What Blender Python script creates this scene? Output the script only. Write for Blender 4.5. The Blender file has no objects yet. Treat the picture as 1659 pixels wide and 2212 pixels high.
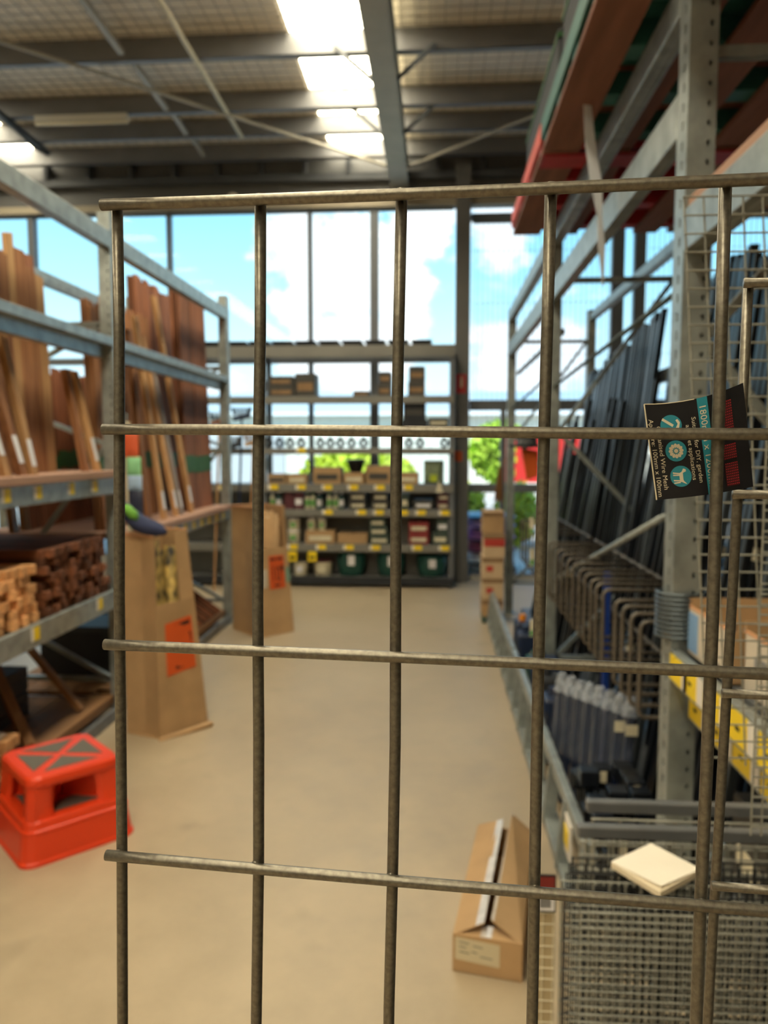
import bpy, math, random
from mathutils import Vector, Matrix

sc = bpy.context.scene
col = sc.collection
PI = math.pi
RN = random.Random(11)

# ---------------------------------------------------------------- camera
cam_d = bpy.data.cameras.new('camera')
cam = bpy.data.objects.new('camera', cam_d)
col.objects.link(cam)
cam.location = (0, 0, 1.6)
PITCH = math.atan(138 / 1660)
YAW = math.atan(115.5 / 1660 * math.cos(PITCH))
cam.rotation_euler = (PI / 2 - PITCH, 0, YAW)
cam_d.sensor_fit = 'HORIZONTAL'
cam_d.sensor_width = 36.0
cam_d.lens = 36.0 * 1660 / 1659
cam_d.clip_start = 0.01
cam_d.clip_end = 500
cam_d.dof.use_dof = True
cam_d.dof.focus_distance = 0.345
cam_d.dof.aperture_fstop = 15.0
sc.camera = cam

# ---------------------------------------------------------------- view
sc.view_settings.view_transform = 'Standard'
sc.view_settings.look = 'None'
sc.view_settings.gamma = 1.0
sc.view_settings.use_curve_mapping = False
sc.view_settings.exposure = 0.2
try:
    sc.cycles.caustics_reflective = False
    sc.cycles.caustics_refractive = False
    sc.cycles.sample_clamp_indirect = 6.0
except Exception:
    pass

SKY_STRENGTH = 1.5
SKYLIGHT_EMIT = 14.0

# ---------------------------------------------------------------- sky
def build_world():
    w = bpy.data.worlds.new('sky')
    sc.world = w
    w.use_nodes = True
    nt = w.node_tree
    nt.nodes.clear()
    N, L = nt.nodes.new, nt.links.new
    out = N('ShaderNodeOutputWorld')
    bg = N('ShaderNodeBackground')
    bg.inputs['Strength'].default_value = SKY_STRENGTH
    L(bg.outputs[0], out.inputs[0])
    tc = N('ShaderNodeTexCoord')
    sep = N('ShaderNodeSeparateXYZ')
    L(tc.outputs['Generated'], sep.inputs[0])
    ramp = N('ShaderNodeValToRGB')
    cr = ramp.color_ramp
    cr.elements[0].position = 0.0
    cr.elements[0].color = (0.82, 0.93, 0.98, 1)
    cr.elements[1].position = 1.0
    cr.elements[1].color = (0.05, 0.24, 0.62, 1)
    e = cr.elements.new(0.12); e.color = (0.60, 0.86, 0.96, 1)
    e = cr.elements.new(0.20); e.color = (0.42, 0.79, 0.95, 1)
    e = cr.elements.new(0.33); e.color = (0.22, 0.62, 0.90, 1)
    L(sep.outputs['Z'], ramp.inputs[0])
    # scattered clouds all over the sky, a few larger heaps low over the yard
    def noise(scale, zs, detail):
        mp = N('ShaderNodeMapping'); mp.inputs['Scale'].default_value = (1, 1, zs)
        L(tc.outputs['Generated'], mp.inputs['Vector'])
        no = N('ShaderNodeTexNoise')
        no.inputs['Scale'].default_value = scale
        no.inputs['Detail'].default_value = detail
        no.inputs['Roughness'].default_value = 0.6
        L(mp.outputs[0], no.inputs['Vector'])
        return no.outputs['Fac']
    big, fine = noise(3.0, 2.2, 5), noise(11.0, 1.3, 6)
    total = None
    for (cx, cz, r) in ((-0.125, 0.215, 0.10), (-0.175, 0.255, 0.065), (-0.02, 0.27, 0.05), (0.085, 0.255, 0.065),
                        (-0.10, 0.13, 0.11), (0.10, 0.11, 0.10), (-0.07, 0.20, 0.07)):
        c = Vector((cx, math.sqrt(max(0, 1 - cx * cx - cz * cz)), cz))
        vd = N('ShaderNodeVectorMath'); vd.operation = 'DISTANCE'
        L(tc.outputs['Generated'], vd.inputs[0])
        vd.inputs[1].default_value = c
        mr = N('ShaderNodeMapRange')
        mr.inputs['From Min'].default_value = 0.0
        mr.inputs['From Max'].default_value = r
        mr.inputs['To Min'].default_value = 1.0
        mr.inputs['To Max'].default_value = 0.0
        mr.clamp = False
        L(vd.outputs['Value'], mr.inputs['Value'])
        if total is None:
            total = mr.outputs[0]
        else:
            m = N('ShaderNodeMath'); m.operation = 'MAXIMUM'
            L(total, m.inputs[0]); L(mr.outputs[0], m.inputs[1]); total = m.outputs[0]
    ad = N('ShaderNodeMath'); ad.operation = 'MULTIPLY_ADD'; ad.inputs[1].default_value = 2.6
    L(fine, ad.inputs[0]); L(total, ad.inputs[2])
    c1 = N('ShaderNodeMapRange'); c1.interpolation_type = 'SMOOTHSTEP'
    c1.inputs['From Min'].default_value = 1.43
    c1.inputs['From Max'].default_value = 1.80
    L(ad.outputs[0], c1.inputs['Value'])
    c2 = N('ShaderNodeMapRange'); c2.interpolation_type = 'SMOOTHSTEP'
    c2.inputs['From Min'].default_value = 0.58
    c2.inputs['From Max'].default_value = 0.74
    L(big, c2.inputs['Value'])
    cl = N('ShaderNodeMath'); cl.operation = 'MAXIMUM'
    L(c1.outputs[0], cl.inputs[0]); L(c2.outputs[0], cl.inputs[1])
    mx = N('ShaderNodeMix'); mx.data_type = 'RGBA'
    L(cl.outputs[0], mx.inputs['Factor'])
    L(ramp.outputs[0], mx.inputs['A'])
    mx.inputs['B'].default_value = (0.98, 0.99, 1.0, 1)
    L(mx.outputs['Result'], bg.inputs['Color'])
build_world()

sun_d = bpy.data.lights.new('sun_offscreen', 'SUN')
sun_d.energy = 6.0
sun_d.angle = math.radians(0.6)
sun_d.color = (1.0, 0.95, 0.86)
sun = bpy.data.objects.new('sun_offscreen', sun_d)
sun.rotation_euler = (math.radians(38), 0, math.radians(-18))
sun.location = (0, -20, 30)
col.objects.link(sun)

# ---------------------------------------------------------------- materials
def lin(h):
    h = h.lstrip('#')
    out = []
    for i in (0, 2, 4):
        c = int(h[i:i + 2], 16) / 255
        out.append(c / 12.92 if c <= 0.04045 else ((c + 0.055) / 1.055) ** 2.4)
    return tuple(out)

MATS = {}
def mat(name, hexc, rough=0.6, metal=0.0, var=0.0, scale=8.0, bump=0.0, stretch=(1, 1, 1), rand=0.0, hex2=None,
        detail=4.0, alpha=1.0, trans=0.0, spec=0.5, coat=0.0):
    if name in MATS:
        return MATS[name]
    m = bpy.data.materials.new(name)
    m.use_nodes = True
    nt = m.node_tree
    b = nt.nodes['Principled BSDF']
    N, L = nt.nodes.new, nt.links.new
    c = lin(hexc)
    b.inputs['Base Color'].default_value = (*c, 1)
    b.inputs['Roughness'].default_value = rough
    b.inputs['Metallic'].default_value = metal
    b.inputs['Specular IOR Level'].default_value = spec
    if coat:
        b.inputs['Coat Weight'].default_value = coat
        b.inputs['Coat Roughness'].default_value = 0.2
    if alpha < 1:
        b.inputs['Alpha'].default_value = alpha
    if trans:
        b.inputs['Transmission Weight'].default_value = trans
    if var or hex2 or bump or rand:
        tc = N('ShaderNodeTexCoord')
        mp = N('ShaderNodeMapping')
        mp.inputs['Scale'].default_value = stretch
        L(tc.outputs['Object'], mp.inputs['Vector'])
        vec = mp.outputs[0]
        if rand:
            oi = N('ShaderNodeObjectInfo')
            va = N('ShaderNodeVectorMath'); va.operation = 'ADD'
            ml = N('ShaderNodeMath'); ml.operation = 'MULTIPLY'; ml.inputs[1].default_value = 37.0
            L(oi.outputs['Random'], ml.inputs[0])
            L(vec, va.inputs[0]); L(ml.outputs[0], va.inputs[1])
            vec = va.outputs[0]
        no = N('ShaderNodeTexNoise')
        no.inputs['Scale'].default_value = scale
        no.inputs['Detail'].default_value = detail
        L(vec, no.inputs['Vector'])
        mx = N('ShaderNodeMix'); mx.data_type = 'RGBA'
        if hex2:
            c2 = lin(hex2)
            mx.inputs['A'].default_value = (*c, 1)
            mx.inputs['B'].default_value = (*c2, 1)
        else:
            mx.inputs['A'].default_value = (*[max(0, k * (1 - var)) for k in c], 1)
            mx.inputs['B'].default_value = (*[min(1, k * (1 + var)) for k in c], 1)
        rp = N('ShaderNodeMapRange')
        rp.inputs['From Min'].default_value = 0.32
        rp.inputs['From Max'].default_value = 0.68
        L(no.outputs['Fac'], rp.inputs['Value'])
        L(rp.outputs[0], mx.inputs['Factor'])
        res = mx.outputs['Result']
        if rand:
            hs = N('ShaderNodeHueSaturation')
            mr = N('ShaderNodeMapRange')
            mr.inputs['To Min'].default_value = 1 - rand
            mr.inputs['To Max'].default_value = 1 + rand
            L(oi.outputs['Random'], mr.inputs['Value'])
            L(mr.outputs[0], hs.inputs['Value'])
            L(res, hs.inputs['Color'])
            res = hs.outputs[0]
        L(res, b.inputs['Base Color'])
        if bump:
            bp = N('ShaderNodeBump')
            bp.inputs['Strength'].default_value = bump
            bp.inputs['Distance'].default_value = 0.01
            L(no.outputs['Fac'], bp.inputs['Height'])
            L(bp.outputs[0], b.inputs['Normal'])
    MATS[name] = m
    return m

def emit(name, hexc, strength):
    m = bpy.data.materials.new(name)
    m.use_nodes = True
    b = m.node_tree.nodes['Principled BSDF']
    c = lin(hexc)
    b.inputs['Base Color'].default_value = (*c, 1)
    b.inputs['Emission Color'].default_value = (*c, 1)
    b.inputs['Emission Strength'].default_value = strength
    MATS[name] = m
    return m

def pane_mat(name, tint, gloss):
    m = bpy.data.materials.new(name)
    m.use_nodes = True
    nt = m.node_tree
    nt.nodes.clear()
    N, L = nt.nodes.new, nt.links.new
    o = N('ShaderNodeOutputMaterial')
    t = N('ShaderNodeBsdfTransparent'); t.inputs[0].default_value = (*lin(tint), 1)
    g = N('ShaderNodeBsdfGlossy'); g.inputs['Roughness'].default_value = 0.03
    mx = N('ShaderNodeMixShader'); mx.inputs[0].default_value = gloss
    L(t.outputs[0], mx.inputs[1]); L(g.outputs[0], mx.inputs[2]); L(mx.outputs[0], o.inputs[0])
    MATS[name] = m
    return m

GALV = mat('galvanised_steel', '9aa09e', 0.42, 0.55, 0.22, 14, 0.05)
GALV_DK = mat('dull_galvanised_steel', '77787a', 0.5, 0.5, 0.2, 10)
PAINT_GREY = mat('grey_painted_steel', '7c7d80', 0.55, 0.0, 0.08, 5)
PAINT_DARK = mat('dark_grey_steel', '54575c', 0.55, 0.1, 0.1, 5)
WIRE = mat('weathered_galvanised_wire', '7c766a', 0.38, 0.75, 0.0, 420, 0.04, (1, 1, 1), hex2='655f55', detail=8)
WIRE_FINE = mat('fine_galvanised_wire', '9a9a92', 0.45, 0.45, 0.2, 40)
WIRE_BLACK = mat('black_coated_wire', '15171a', 0.5, 0.0, 0.2, 30)
BLACK_STEEL = mat('black_powder_coated_steel', '11141a', 0.30, 0.0, 0.3, 6, rand=0.5)
CARD = mat('brown_cardboard', 'b29068', 0.8, 0, 0.1, 6, 0.03, rand=0.08)
CARD_DK = mat('dark_cardboard', '8f7050', 0.85, 0, 0.12, 6)
TAPE = mat('clear_packing_tape', 'd9cfc6', 0.15, 0, 0.15, 30, coat=0.6)
PALING = mat('rough_sawn_timber', 'a9744a', 0.8, 0, 0, 3.0, 0.1, (16, 16, 0.9), rand=0.32, hex2='7b4e31')
PINE = mat('pale_pine_timber', 'c49a6a', 0.75, 0, 0, 3.0, 0.1, (16, 16, 0.9), rand=0.22, hex2='a87a4e')
REDWOOD = mat('red_brown_timber', '9c6344', 0.8, 0, 0, 3.0, 0.1, (16, 16, 0.9), rand=0.3, hex2='704632')
ENDGRAIN_L = mat('pale_timber_stick', 'd09a66', 0.8, 0, 0.25, 25, 0.05, (0.3, 1, 1), rand=0.35)
ENDGRAIN_D = mat('dark_timber_stick', '6e4128', 0.85, 0, 0.3, 25, 0.05, (0.3, 1, 1), rand=0.5)
DECK = mat('pinkish_shelf_timber', 'a98470', 0.75, 0, 0.12, 5, 0.03, (1, 0.15, 1))
BEARER = mat('floor_bearer_timber', '8a633f', 0.8, 0, 0.2, 6, 0.03, (1, 0.2, 1))
TICKET_Y = mat('yellow_ticket', 'f2d21c', 0.5)
TICKET_W = mat('white_ticket', 'e6dfd6', 0.5)
INK = mat('black_ink', '1b1714', 0.6)
WHITE_P = mat('white_paper', 'efe6d6', 0.7, 0, 0.03, 10)
WHITE_LBL = mat('white_label', 'e4e2e6', 0.5)
ORANGE_SIGN = mat('orange_sign_card', 'd4571f', 0.6, 0, 0.05, 8)
STOOL_R = mat('orange_red_plastic', 'de3f18', 0.38, 0, 0.04, 6)
PAD = mat('grey_rubber_pad', '5f5a52', 0.85, 0, 0.1, 60)
GREEN_BAND = mat('green_strap', '2c5a2f', 0.6)
TEAL = mat('teal_paint', '28605c', 0.6, 0, 0.15, 8)
RED_P = mat('red_pallet_paint', 'a3222b', 0.6, 0, 0.15, 8)
RED_L = mat('faded_red_paint', 'cc5348', 0.6, 0, 0.15, 8)
PALLET = mat('red_brown_pallet_board', '7d5344', 0.8, 0, 0.2, 4, 0.05, (4, 0.5, 4))
DARK = mat('dark_goods', '23262c', 0.7, 0, 0.2, 8)
NAVY = mat('navy_plastic', '1b2742', 0.4, 0, 0.25, 10)
BLUE_TUBE = mat('blue_plastic', '1d3d8f', 0.4)
CREAM = mat('cream_plastic', 'd8cfb4', 0.5, 0, 0.1, 8)
GREEN_D = mat('dark_green_plastic', '1d4a43', 0.5, 0, 0.12, 8)
GREEN_L = mat('leaf_green_print', '6fa35c', 0.6)
MAROON = mat('maroon_print', '5a2730', 0.6, 0, 0.1, 8)
RED_BOX = mat('red_print', '8c2f30', 0.6, 0, 0.1, 8)
GREEN_BOX = mat('green_grey_print', '3c4b44', 0.6, 0, 0.1, 8)
GREY_BOX = mat('charcoal_print', '43403c', 0.6, 0, 0.1, 8)
WRAP = mat('clear_plastic_wrap', 'b9bfcc', 0.10, 0, 0.2, 20, 0.6, alpha=0.10, spec=0.8, coat=0.5)
WRAP2 = mat('bunched_plastic_wrap', 'c4ccda', 0.10, 0, 0.3, 40, 0.6, alpha=0.45, spec=0.8, coat=0.5)

# ---------------------------------------------------------------- mesh helpers
BASE = {}
class MB:
    def __init__(self):
        self.v = []; self.f = []; self.m = []; self.mi = 0
    def mat(self, i):
        self.mi = i; return self
    def add(self, vs, fs):
        o = len(self.v)
        self.v.extend([Vector(p) for p in vs])
        for f in fs:
            self.f.append([o + i for i in f]); self.m.append(self.mi)
        return self
    def box(self, x0, x1, y0, y1, z0, z1):
        vs = [(x, y, z) for x in (x0, x1) for y in (y0, y1) for z in (z0, z1)]
        return self.add(vs, [(0, 1, 3, 2), (4, 6, 7, 5), (0, 4, 5, 1), (2, 3, 7, 6), (0, 2, 6, 4), (1, 5, 7, 3)])
    def hexa(self, b, t):      # four base points and four top points, same order
        return self.add(list(b) + list(t), [(3, 2, 1, 0), (4, 5, 6, 7), (0, 1, 5, 4), (1, 2, 6, 5), (2, 3, 7, 6), (3, 0, 4, 7)])
    def bar(self, p0, p1, w, h, up=(0, 0, 1)):
        p0, p1 = Vector(p0), Vector(p1)
        d = (p1 - p0).normalized()
        u = Vector(up)
        if abs(d.dot(u)) > 0.98:
            u = Vector((0, 1, 0))
        s = d.cross(u).normalized()
        u = s.cross(d).normalized()
        a, b = s * w / 2, u * h / 2
        return self.hexa([p0 - a - b, p0 + a - b, p0 + a + b, p0 - a + b], [p1 - a - b, p1 + a - b, p1 + a + b, p1 - a + b])
    def cyl(self, p0, p1, r, n=8, r2=None):
        p0, p1 = Vector(p0), Vector(p1)
        r2 = r if r2 is None else r2
        d = (p1 - p0).normalized()
        u = Vector((0, 0, 1)) if abs(d.z) < 0.9 else Vector((1, 0, 0))
        s = d.cross(u).normalized(); u = s.cross(d)
        vs = []
        for (p, rr) in ((p0, r), (p1, r2)):
            for k in range(n):
                a = 2 * PI * k / n
                vs.append(p + s * math.cos(a) * rr + u * math.sin(a) * rr)
        fs = [(k, (k + 1) % n, n + (k + 1) % n, n + k) for k in range(n)]
        fs += [tuple(range(n - 1, -1, -1)), tuple(range(n, 2 * n))]
        return self.add(vs, fs)
    def tube(self, pts, r, n=6, closed=False):
        pts = [Vector(p) for p in pts]
        m = len(pts)
        vs = []
        prev = None
        for i, p in enumerate(pts):
            a = pts[(i - 1) % m] if (closed or i) else p
            b = pts[(i + 1) % m] if (closed or i < m - 1) else p
            d = (b - a).normalized()
            if prev is None:
                u = Vector((0, 0, 1)) if abs(d.z) < 0.9 else Vector((1, 0, 0))
                s = d.cross(u).normalized()
            else:
                s = (prev - d * prev.dot(d)).normalized()
            prev = s
            u = s.cross(d)
            rr = r[i] if isinstance(r, (list, tuple)) else r
            for k in range(n):
                an = 2 * PI * k / n
                vs.append(p + s * math.cos(an) * rr + u * math.sin(an) * rr)
        fs = []
        for i in range(m if closed else m - 1):
            j = (i + 1) % m
            for k in range(n):
                fs.append((i * n + k, i * n + (k + 1) % n, j * n + (k + 1) % n, j * n + k))
        if not closed:
            fs += [tuple(range(n - 1, -1, -1)), tuple((m - 1) * n + k for k in range(n))]
        return self.add(vs, fs)
    def lathe(self, prof, c, n=16, sx=1.0, sy=1.0):
        c = Vector(c)
        vs = []
        for (r, z) in prof:
            for k in range(n):
                a = 2 * PI * k / n
                vs.append(c + Vector((r * sx * math.cos(a), r * sy * math.sin(a), z)))
        m = len(prof)
        fs = []
        for i in range(m - 1):
            for k in range(n):
                fs.append((i * n + k, i * n + (k + 1) % n, (i + 1) * n + (k + 1) % n, (i + 1) * n + k))
        fs += [tuple(range(n - 1, -1, -1)), tuple((m - 1) * n + k for k in range(n))]
        return self.add(vs, fs)
    def prism(self, poly, d):
        n = len(poly); d = Vector(d)
        vs = [Vector(p) for p in poly] + [Vector(p) + d for p in poly]
        fs = [tuple(range(n - 1, -1, -1)), tuple(range(n, 2 * n))] + [(k, (k + 1) % n, n + (k + 1) % n, n + k) for k in range(n)]
        return self.add(vs, fs)
    def build(self, name, mats, parent=None, bevel=0.0, smooth=False, label=None, cat=None, group=None, kind=None, seg=2):
        me = bpy.data.meshes.new(name)
        if parent is None:
            xs = [p.x for p in self.v]; ys = [p.y for p in self.v]; zs = [p.z for p in self.v]
            base = Vector(((min(xs) + max(xs)) / 2, (min(ys) + max(ys)) / 2, min(zs)))
        else:
            base = BASE[parent.name]
        me.from_pydata([tuple(p - base) for p in self.v], [], self.f)
        if not isinstance(mats, (list, tuple)):
            mats = [mats]
        for m in mats:
            me.materials.append(m)
        for p, i in zip(me.polygons, self.m):
            p.material_index = i
            p.use_smooth = smooth
        me.update()
        o = bpy.data.objects.new(name, me)
        col.objects.link(o)
        if parent is None:
            o.location = base
        else:
            o.parent = parent
        BASE[o.name] = base
        if bevel:
            b = o.modifiers.new('bevel', 'BEVEL')
            b.width = bevel; b.segments = seg; b.limit_method = 'ANGLE'
        tag(o, label, cat, group, kind)
        return o

def tag(o, label=None, cat=None, group=None, kind=None):
    if label: o['label'] = label
    if cat: o['category'] = cat
    if group: o['group'] = group
    if kind: o['kind'] = kind
    return o

def thing(name, label, cat, loc, group=None, kind=None):
    o = bpy.data.objects.new(name, None)
    o.empty_display_size = 0.1
    col.objects.link(o)
    o.location = loc
    BASE[o.name] = Vector(loc)
    return tag(o, label, cat, group, kind)

def copy_tree(o, parent=None, loc=None, label=None, rot=None):
    c = o.copy()
    col.objects.link(c)
    c.parent = parent
    if loc is not None: c.location = loc
    if rot is not None: c.rotation_euler = rot
    if label: c['label'] = label
    for ch in list(o.children):
        if ch is not c:
            copy_tree(ch, c)
    return c

def text2d(body, size=1.0):
    cu = bpy.data.curves.new('lettering', 'FONT')
    cu.body = body; cu.size = size
    cu.resolution_u = 2
    o = bpy.data.objects.new('lettering', cu)
    col.objects.link(o)
    dg = bpy.context.evaluated_depsgraph_get()
    me = o.evaluated_get(dg).to_mesh()
    vs = [(v.co.x, v.co.y) for v in me.vertices]
    fs = [tuple(p.vertices) for p in me.polygons]
    o.to_mesh_clear() if hasattr(o, 'to_mesh_clear') else None
    bpy.data.objects.remove(o)
    bpy.data.curves.remove(cu)
    return vs, fs

def struct(mb, name, m, parent=None, **k):
    return mb.build(name, m, parent, kind=None if parent else 'structure', **k)

# =================================================================== SETTING
WALL_Y = 9.3
XL, XR, YB = -8.5, 6.5, -7.0

def floor_mat():
    m = mat('tan_concrete', 'b59a74', 0.5)
    nt = m.node_tree
    b = nt.nodes['Principled BSDF']
    N, L = nt.nodes.new, nt.links.new
    tc = N('ShaderNodeTexCoord')
    n1 = N('ShaderNodeTexNoise'); n1.inputs['Scale'].default_value = 0.7; n1.inputs['Detail'].default_value = 5
    n2 = N('ShaderNodeTexNoise'); n2.inputs['Scale'].default_value = 5; n2.inputs['Detail'].default_value = 8
    n2.inputs['Roughness'].default_value = 0.65
    n3 = N('ShaderNodeTexNoise'); n3.inputs['Scale'].default_value = 2.6; n3.inputs['Detail'].default_value = 3
    for n in (n1, n2, n3): L(tc.outputs['Object'], n.inputs['Vector'])
    r1 = N('ShaderNodeValToRGB')
    r1.color_ramp.elements[0].position = 0.3; r1.color_ramp.elements[0].color = (*lin('a8967c'), 1)
    r1.color_ramp.elements[1].position = 0.7; r1.color_ramp.elements[1].color = (*lin('b7a68c'), 1)
    L(n1.outputs['Fac'], r1.inputs[0])
    r2 = N('ShaderNodeMapRange'); r2.inputs['From Min'].default_value = 0.3; r2.inputs['From Max'].default_value = 0.7
    r2.inputs['To Min'].default_value = 0.9; r2.inputs['To Max'].default_value = 1.06
    L(n2.outputs['Fac'], r2.inputs['Value'])
    r3 = N('ShaderNodeMapRange'); r3.inputs['From Min'].default_value = 0.66; r3.inputs['From Max'].default_value = 0.78
    r3.inputs['To Min'].default_value = 1.0; r3.inputs['To Max'].default_value = 0.8
    L(n3.outputs['Fac'], r3.inputs['Value'])
    mu = N('ShaderNodeMath'); mu.operation = 'MULTIPLY'
    L(r2.outputs[0], mu.inputs[0]); L(r3.outputs[0], mu.inputs[1])
    mx = N('ShaderNodeVectorMath'); mx.operation = 'SCALE'
    L(r1.outputs[0], mx.inputs[0]); L(mu.outputs[0], mx.inputs['Scale'])
    L(mx.outputs[0], b.inputs['Base Color'])
    rr = N('ShaderNodeMapRange'); rr.inputs['To Min'].default_value = 0.32; rr.inputs['To Max'].default_value = 0.58
    L(n2.outputs['Fac'], rr.inputs['Value']); L(rr.outputs[0], b.inputs['Roughness'])
    bp = N('ShaderNodeBump'); bp.inputs['Strength'].default_value = 0.05
    L(n2.outputs['Fac'], bp.inputs['Height']); L(bp.outputs[0], b.inputs['Normal'])
    return m

struct(MB().box(XL, XR, YB, WALL_Y + 0.1, -0.12, 0.0), 'floor', floor_mat())
SIDEWALL = mat('warm_grey_wall_sheet', '8f8a80', 0.8, 0, 0.06, 4)
struct(MB().box(XL - 0.1, XL, YB, WALL_Y, 0, 5.2), 'wall_left', SIDEWALL)
struct(MB().box(XR, XR + 0.1, YB, WALL_Y, 0, 5.2), 'wall_right', SIDEWALL)
struct(MB().box(XL, XR, YB - 0.1, YB, 0, 5.2), 'wall_front', SIDEWALL)

# --- roof
ZP, ZS = 4.9, 5.085                      # purlin underside, roof sheet underside
STRIPS = [(-5.3, -4.72), (-1.26, -0.42)]          # the two strips of translucent sheet the roof shows
INSUL = mat('foil_backed_insulation', 'f6eee2', 0.6, 0, 0.05, 3)
def roof():
    mb = MB()
    edges = [XL] + [e for s in STRIPS for e in s] + [XR]
    for a, b in zip(edges[0::2], edges[1::2]):
        mb.box(a, b, YB, WALL_Y + 0.35, ZS, ZS + 0.08)
    c = struct(mb, 'ceiling', INSUL)
    # corrugation-like pillows of the sagging insulation between the mesh wires are carried by the safety mesh
    sky = emit('translucent_skylight_sheet', 'fff5d6', SKYLIGHT_EMIT)
    ys = [YB, -4.5, -2.2, 0.1, 2.3, 4.45, 5.56, 6.695, 7.716, 8.317, 8.996, WALL_Y + 0.3]
    for (a, b) in STRIPS:
        for y0, y1 in zip(ys[:-1], ys[1:]):
            if y1 - y0 > 0.3:
                seen = y0 >= (5.5 if a > -3 else 7.7)       # the same strips run on over the aisle behind the camera
                MB().box(a, b, y0 + 0.005, y1 - 0.005, ZS + 0.01, ZS + 0.03).build('skylight_panel' if seen else 'skylight_panel_offscreen', sky, c, label='backlit translucent roof sheet')
    for y in (2.3, 3.35, 4.45, 5.56, 6.695, 7.716, 8.317, 8.996):
        p = MB()
        p.box(XL, XR, y, y + 0.006, ZP, ZS)                 # web
        p.box(XL, XR, y, y + 0.07, ZP, ZP + 0.006)          # flanges
        p.box(XL, XR, y, y + 0.06, ZS - 0.006, ZS)
        p.box(XL, XR, y + 0.064, y + 0.07, ZP, ZP + 0.02)
        p.build('purlin', mat('purlin_steel', '808083', 0.5, 0.25, 0.08, 4), c)
    for x in (-0.455, -6.6, 4.9):
        r = MB()
        r.box(x - 0.105, x + 0.105, YB, WALL_Y - 0.05, 4.62, 4.635)
        r.box(x - 0.006, x + 0.006, YB, WALL_Y - 0.05, 4.635, 4.885)
        r.box(x - 0.105, x + 0.105, YB, WALL_Y - 0.05, 4.885, 4.9)
        r.build('rafter', mat('rafter_steel', 'a9a597', 0.5, 0.1, 0.08, 5), c)
        for y in (6.68, 7.79):
            for s in (-1, 1):
                MB().bar((x + s * 0.08, y - 0.02, 4.64), (x + s * 0.42, y - 0.02, 4.93), 0.03, 0.03).build('fly_brace', PAINT_DARK, c)
    # bridging bars in short lengths from purlin to purlin, long conduit, diagonal wind rods
    br = mat('bridging_steel', 'a7a194', 0.5, 0.2)
    for y0, y1 in ((4.45, 5.5), (5.6, 6.62), (6.75, 7.74), (7.86, 8.37), (8.47, 8.92)):
        MB().bar((-2.68, y0, 4.97), (-2.68, y1, 4.93), 0.05, 0.04).build('bridging_bar', br, c)
    MB().cyl((-2.02, 4.0, 4.86), (-2.08, 8.3, 4.87), 0.022, 8).build('conduit', mat('cream_conduit', 'c7bfa8', 0.5), c, smooth=True)
    MB().cyl((-4.9, 4.8, 4.84), (-0.55, 9.25, 4.86), 0.016, 6).build('wind_rod', br, c)
    MB().cyl((-0.38, 9.25, 4.86), (2.6, 6.2, 4.84), 0.016, 6).build('wind_rod', br, c)
    MB().bar((-4.2, 5.0, 4.87), (-4.36, 8.6, 4.88), 0.06, 0.05).build('cable_tray', PAINT_DARK, c)
    MB().tube([(-4.16, 6.9, 4.86), (-4.2, 7.3, 4.80), (-4.26, 7.6, 4.83), (-4.3, 8.2, 4.79), (-4.34, 8.55, 4.85)], 0.018, 6).build('cable', mat('black_cable', '1c1c1e', 0.6), c)
    # safety mesh under the insulation
    sm = MB()
    y = 3.5
    while y < WALL_Y:
        sm.box(-5.6, 3.0, y, y + 0.006, ZS - 0.02, ZS - 0.014); y += 0.12
    x = -5.6
    while x < 3.0:
        sm.box(x, x + 0.006, 3.5, WALL_Y, ZS - 0.026, ZS - 0.02); x += 0.12
    sm.build('safety_mesh', mat('safety_mesh_wire', 'a59c8e', .5), c, kind='stuff')
    return c
CEIL = roof()

# the one batten under the purlins, not lit
t = thing('fluorescent_batten', 'long white fluorescent batten mounted under the roof purlins', 'ceiling light', (-3.55, 7.72, 4.80))
MB().box(-4.025, -3.075, 7.685, 7.755, 4.84, 4.9).build('housing', mat('white_enamel', 'dedbd2', 0.5), t, bevel=0.005)
MB().cyl((-4.025, 7.72, 4.825), (-3.075, 7.72, 4.825), 0.016, 10).build('lamp_tube', mat('unlit_tube', 'f1e9d2', .3), t, smooth=True)
MB().lathe([(0.01, 0), (0.05, 0.015), (0.06, 0.05), (0.03, 0.07)], (-2.42, 9.18, 4.52), 12).build('motion_sensor', WHITE_P, None, smooth=True,
    label='small white motion sensor on the fascia above the windows', cat='sensor')

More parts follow.
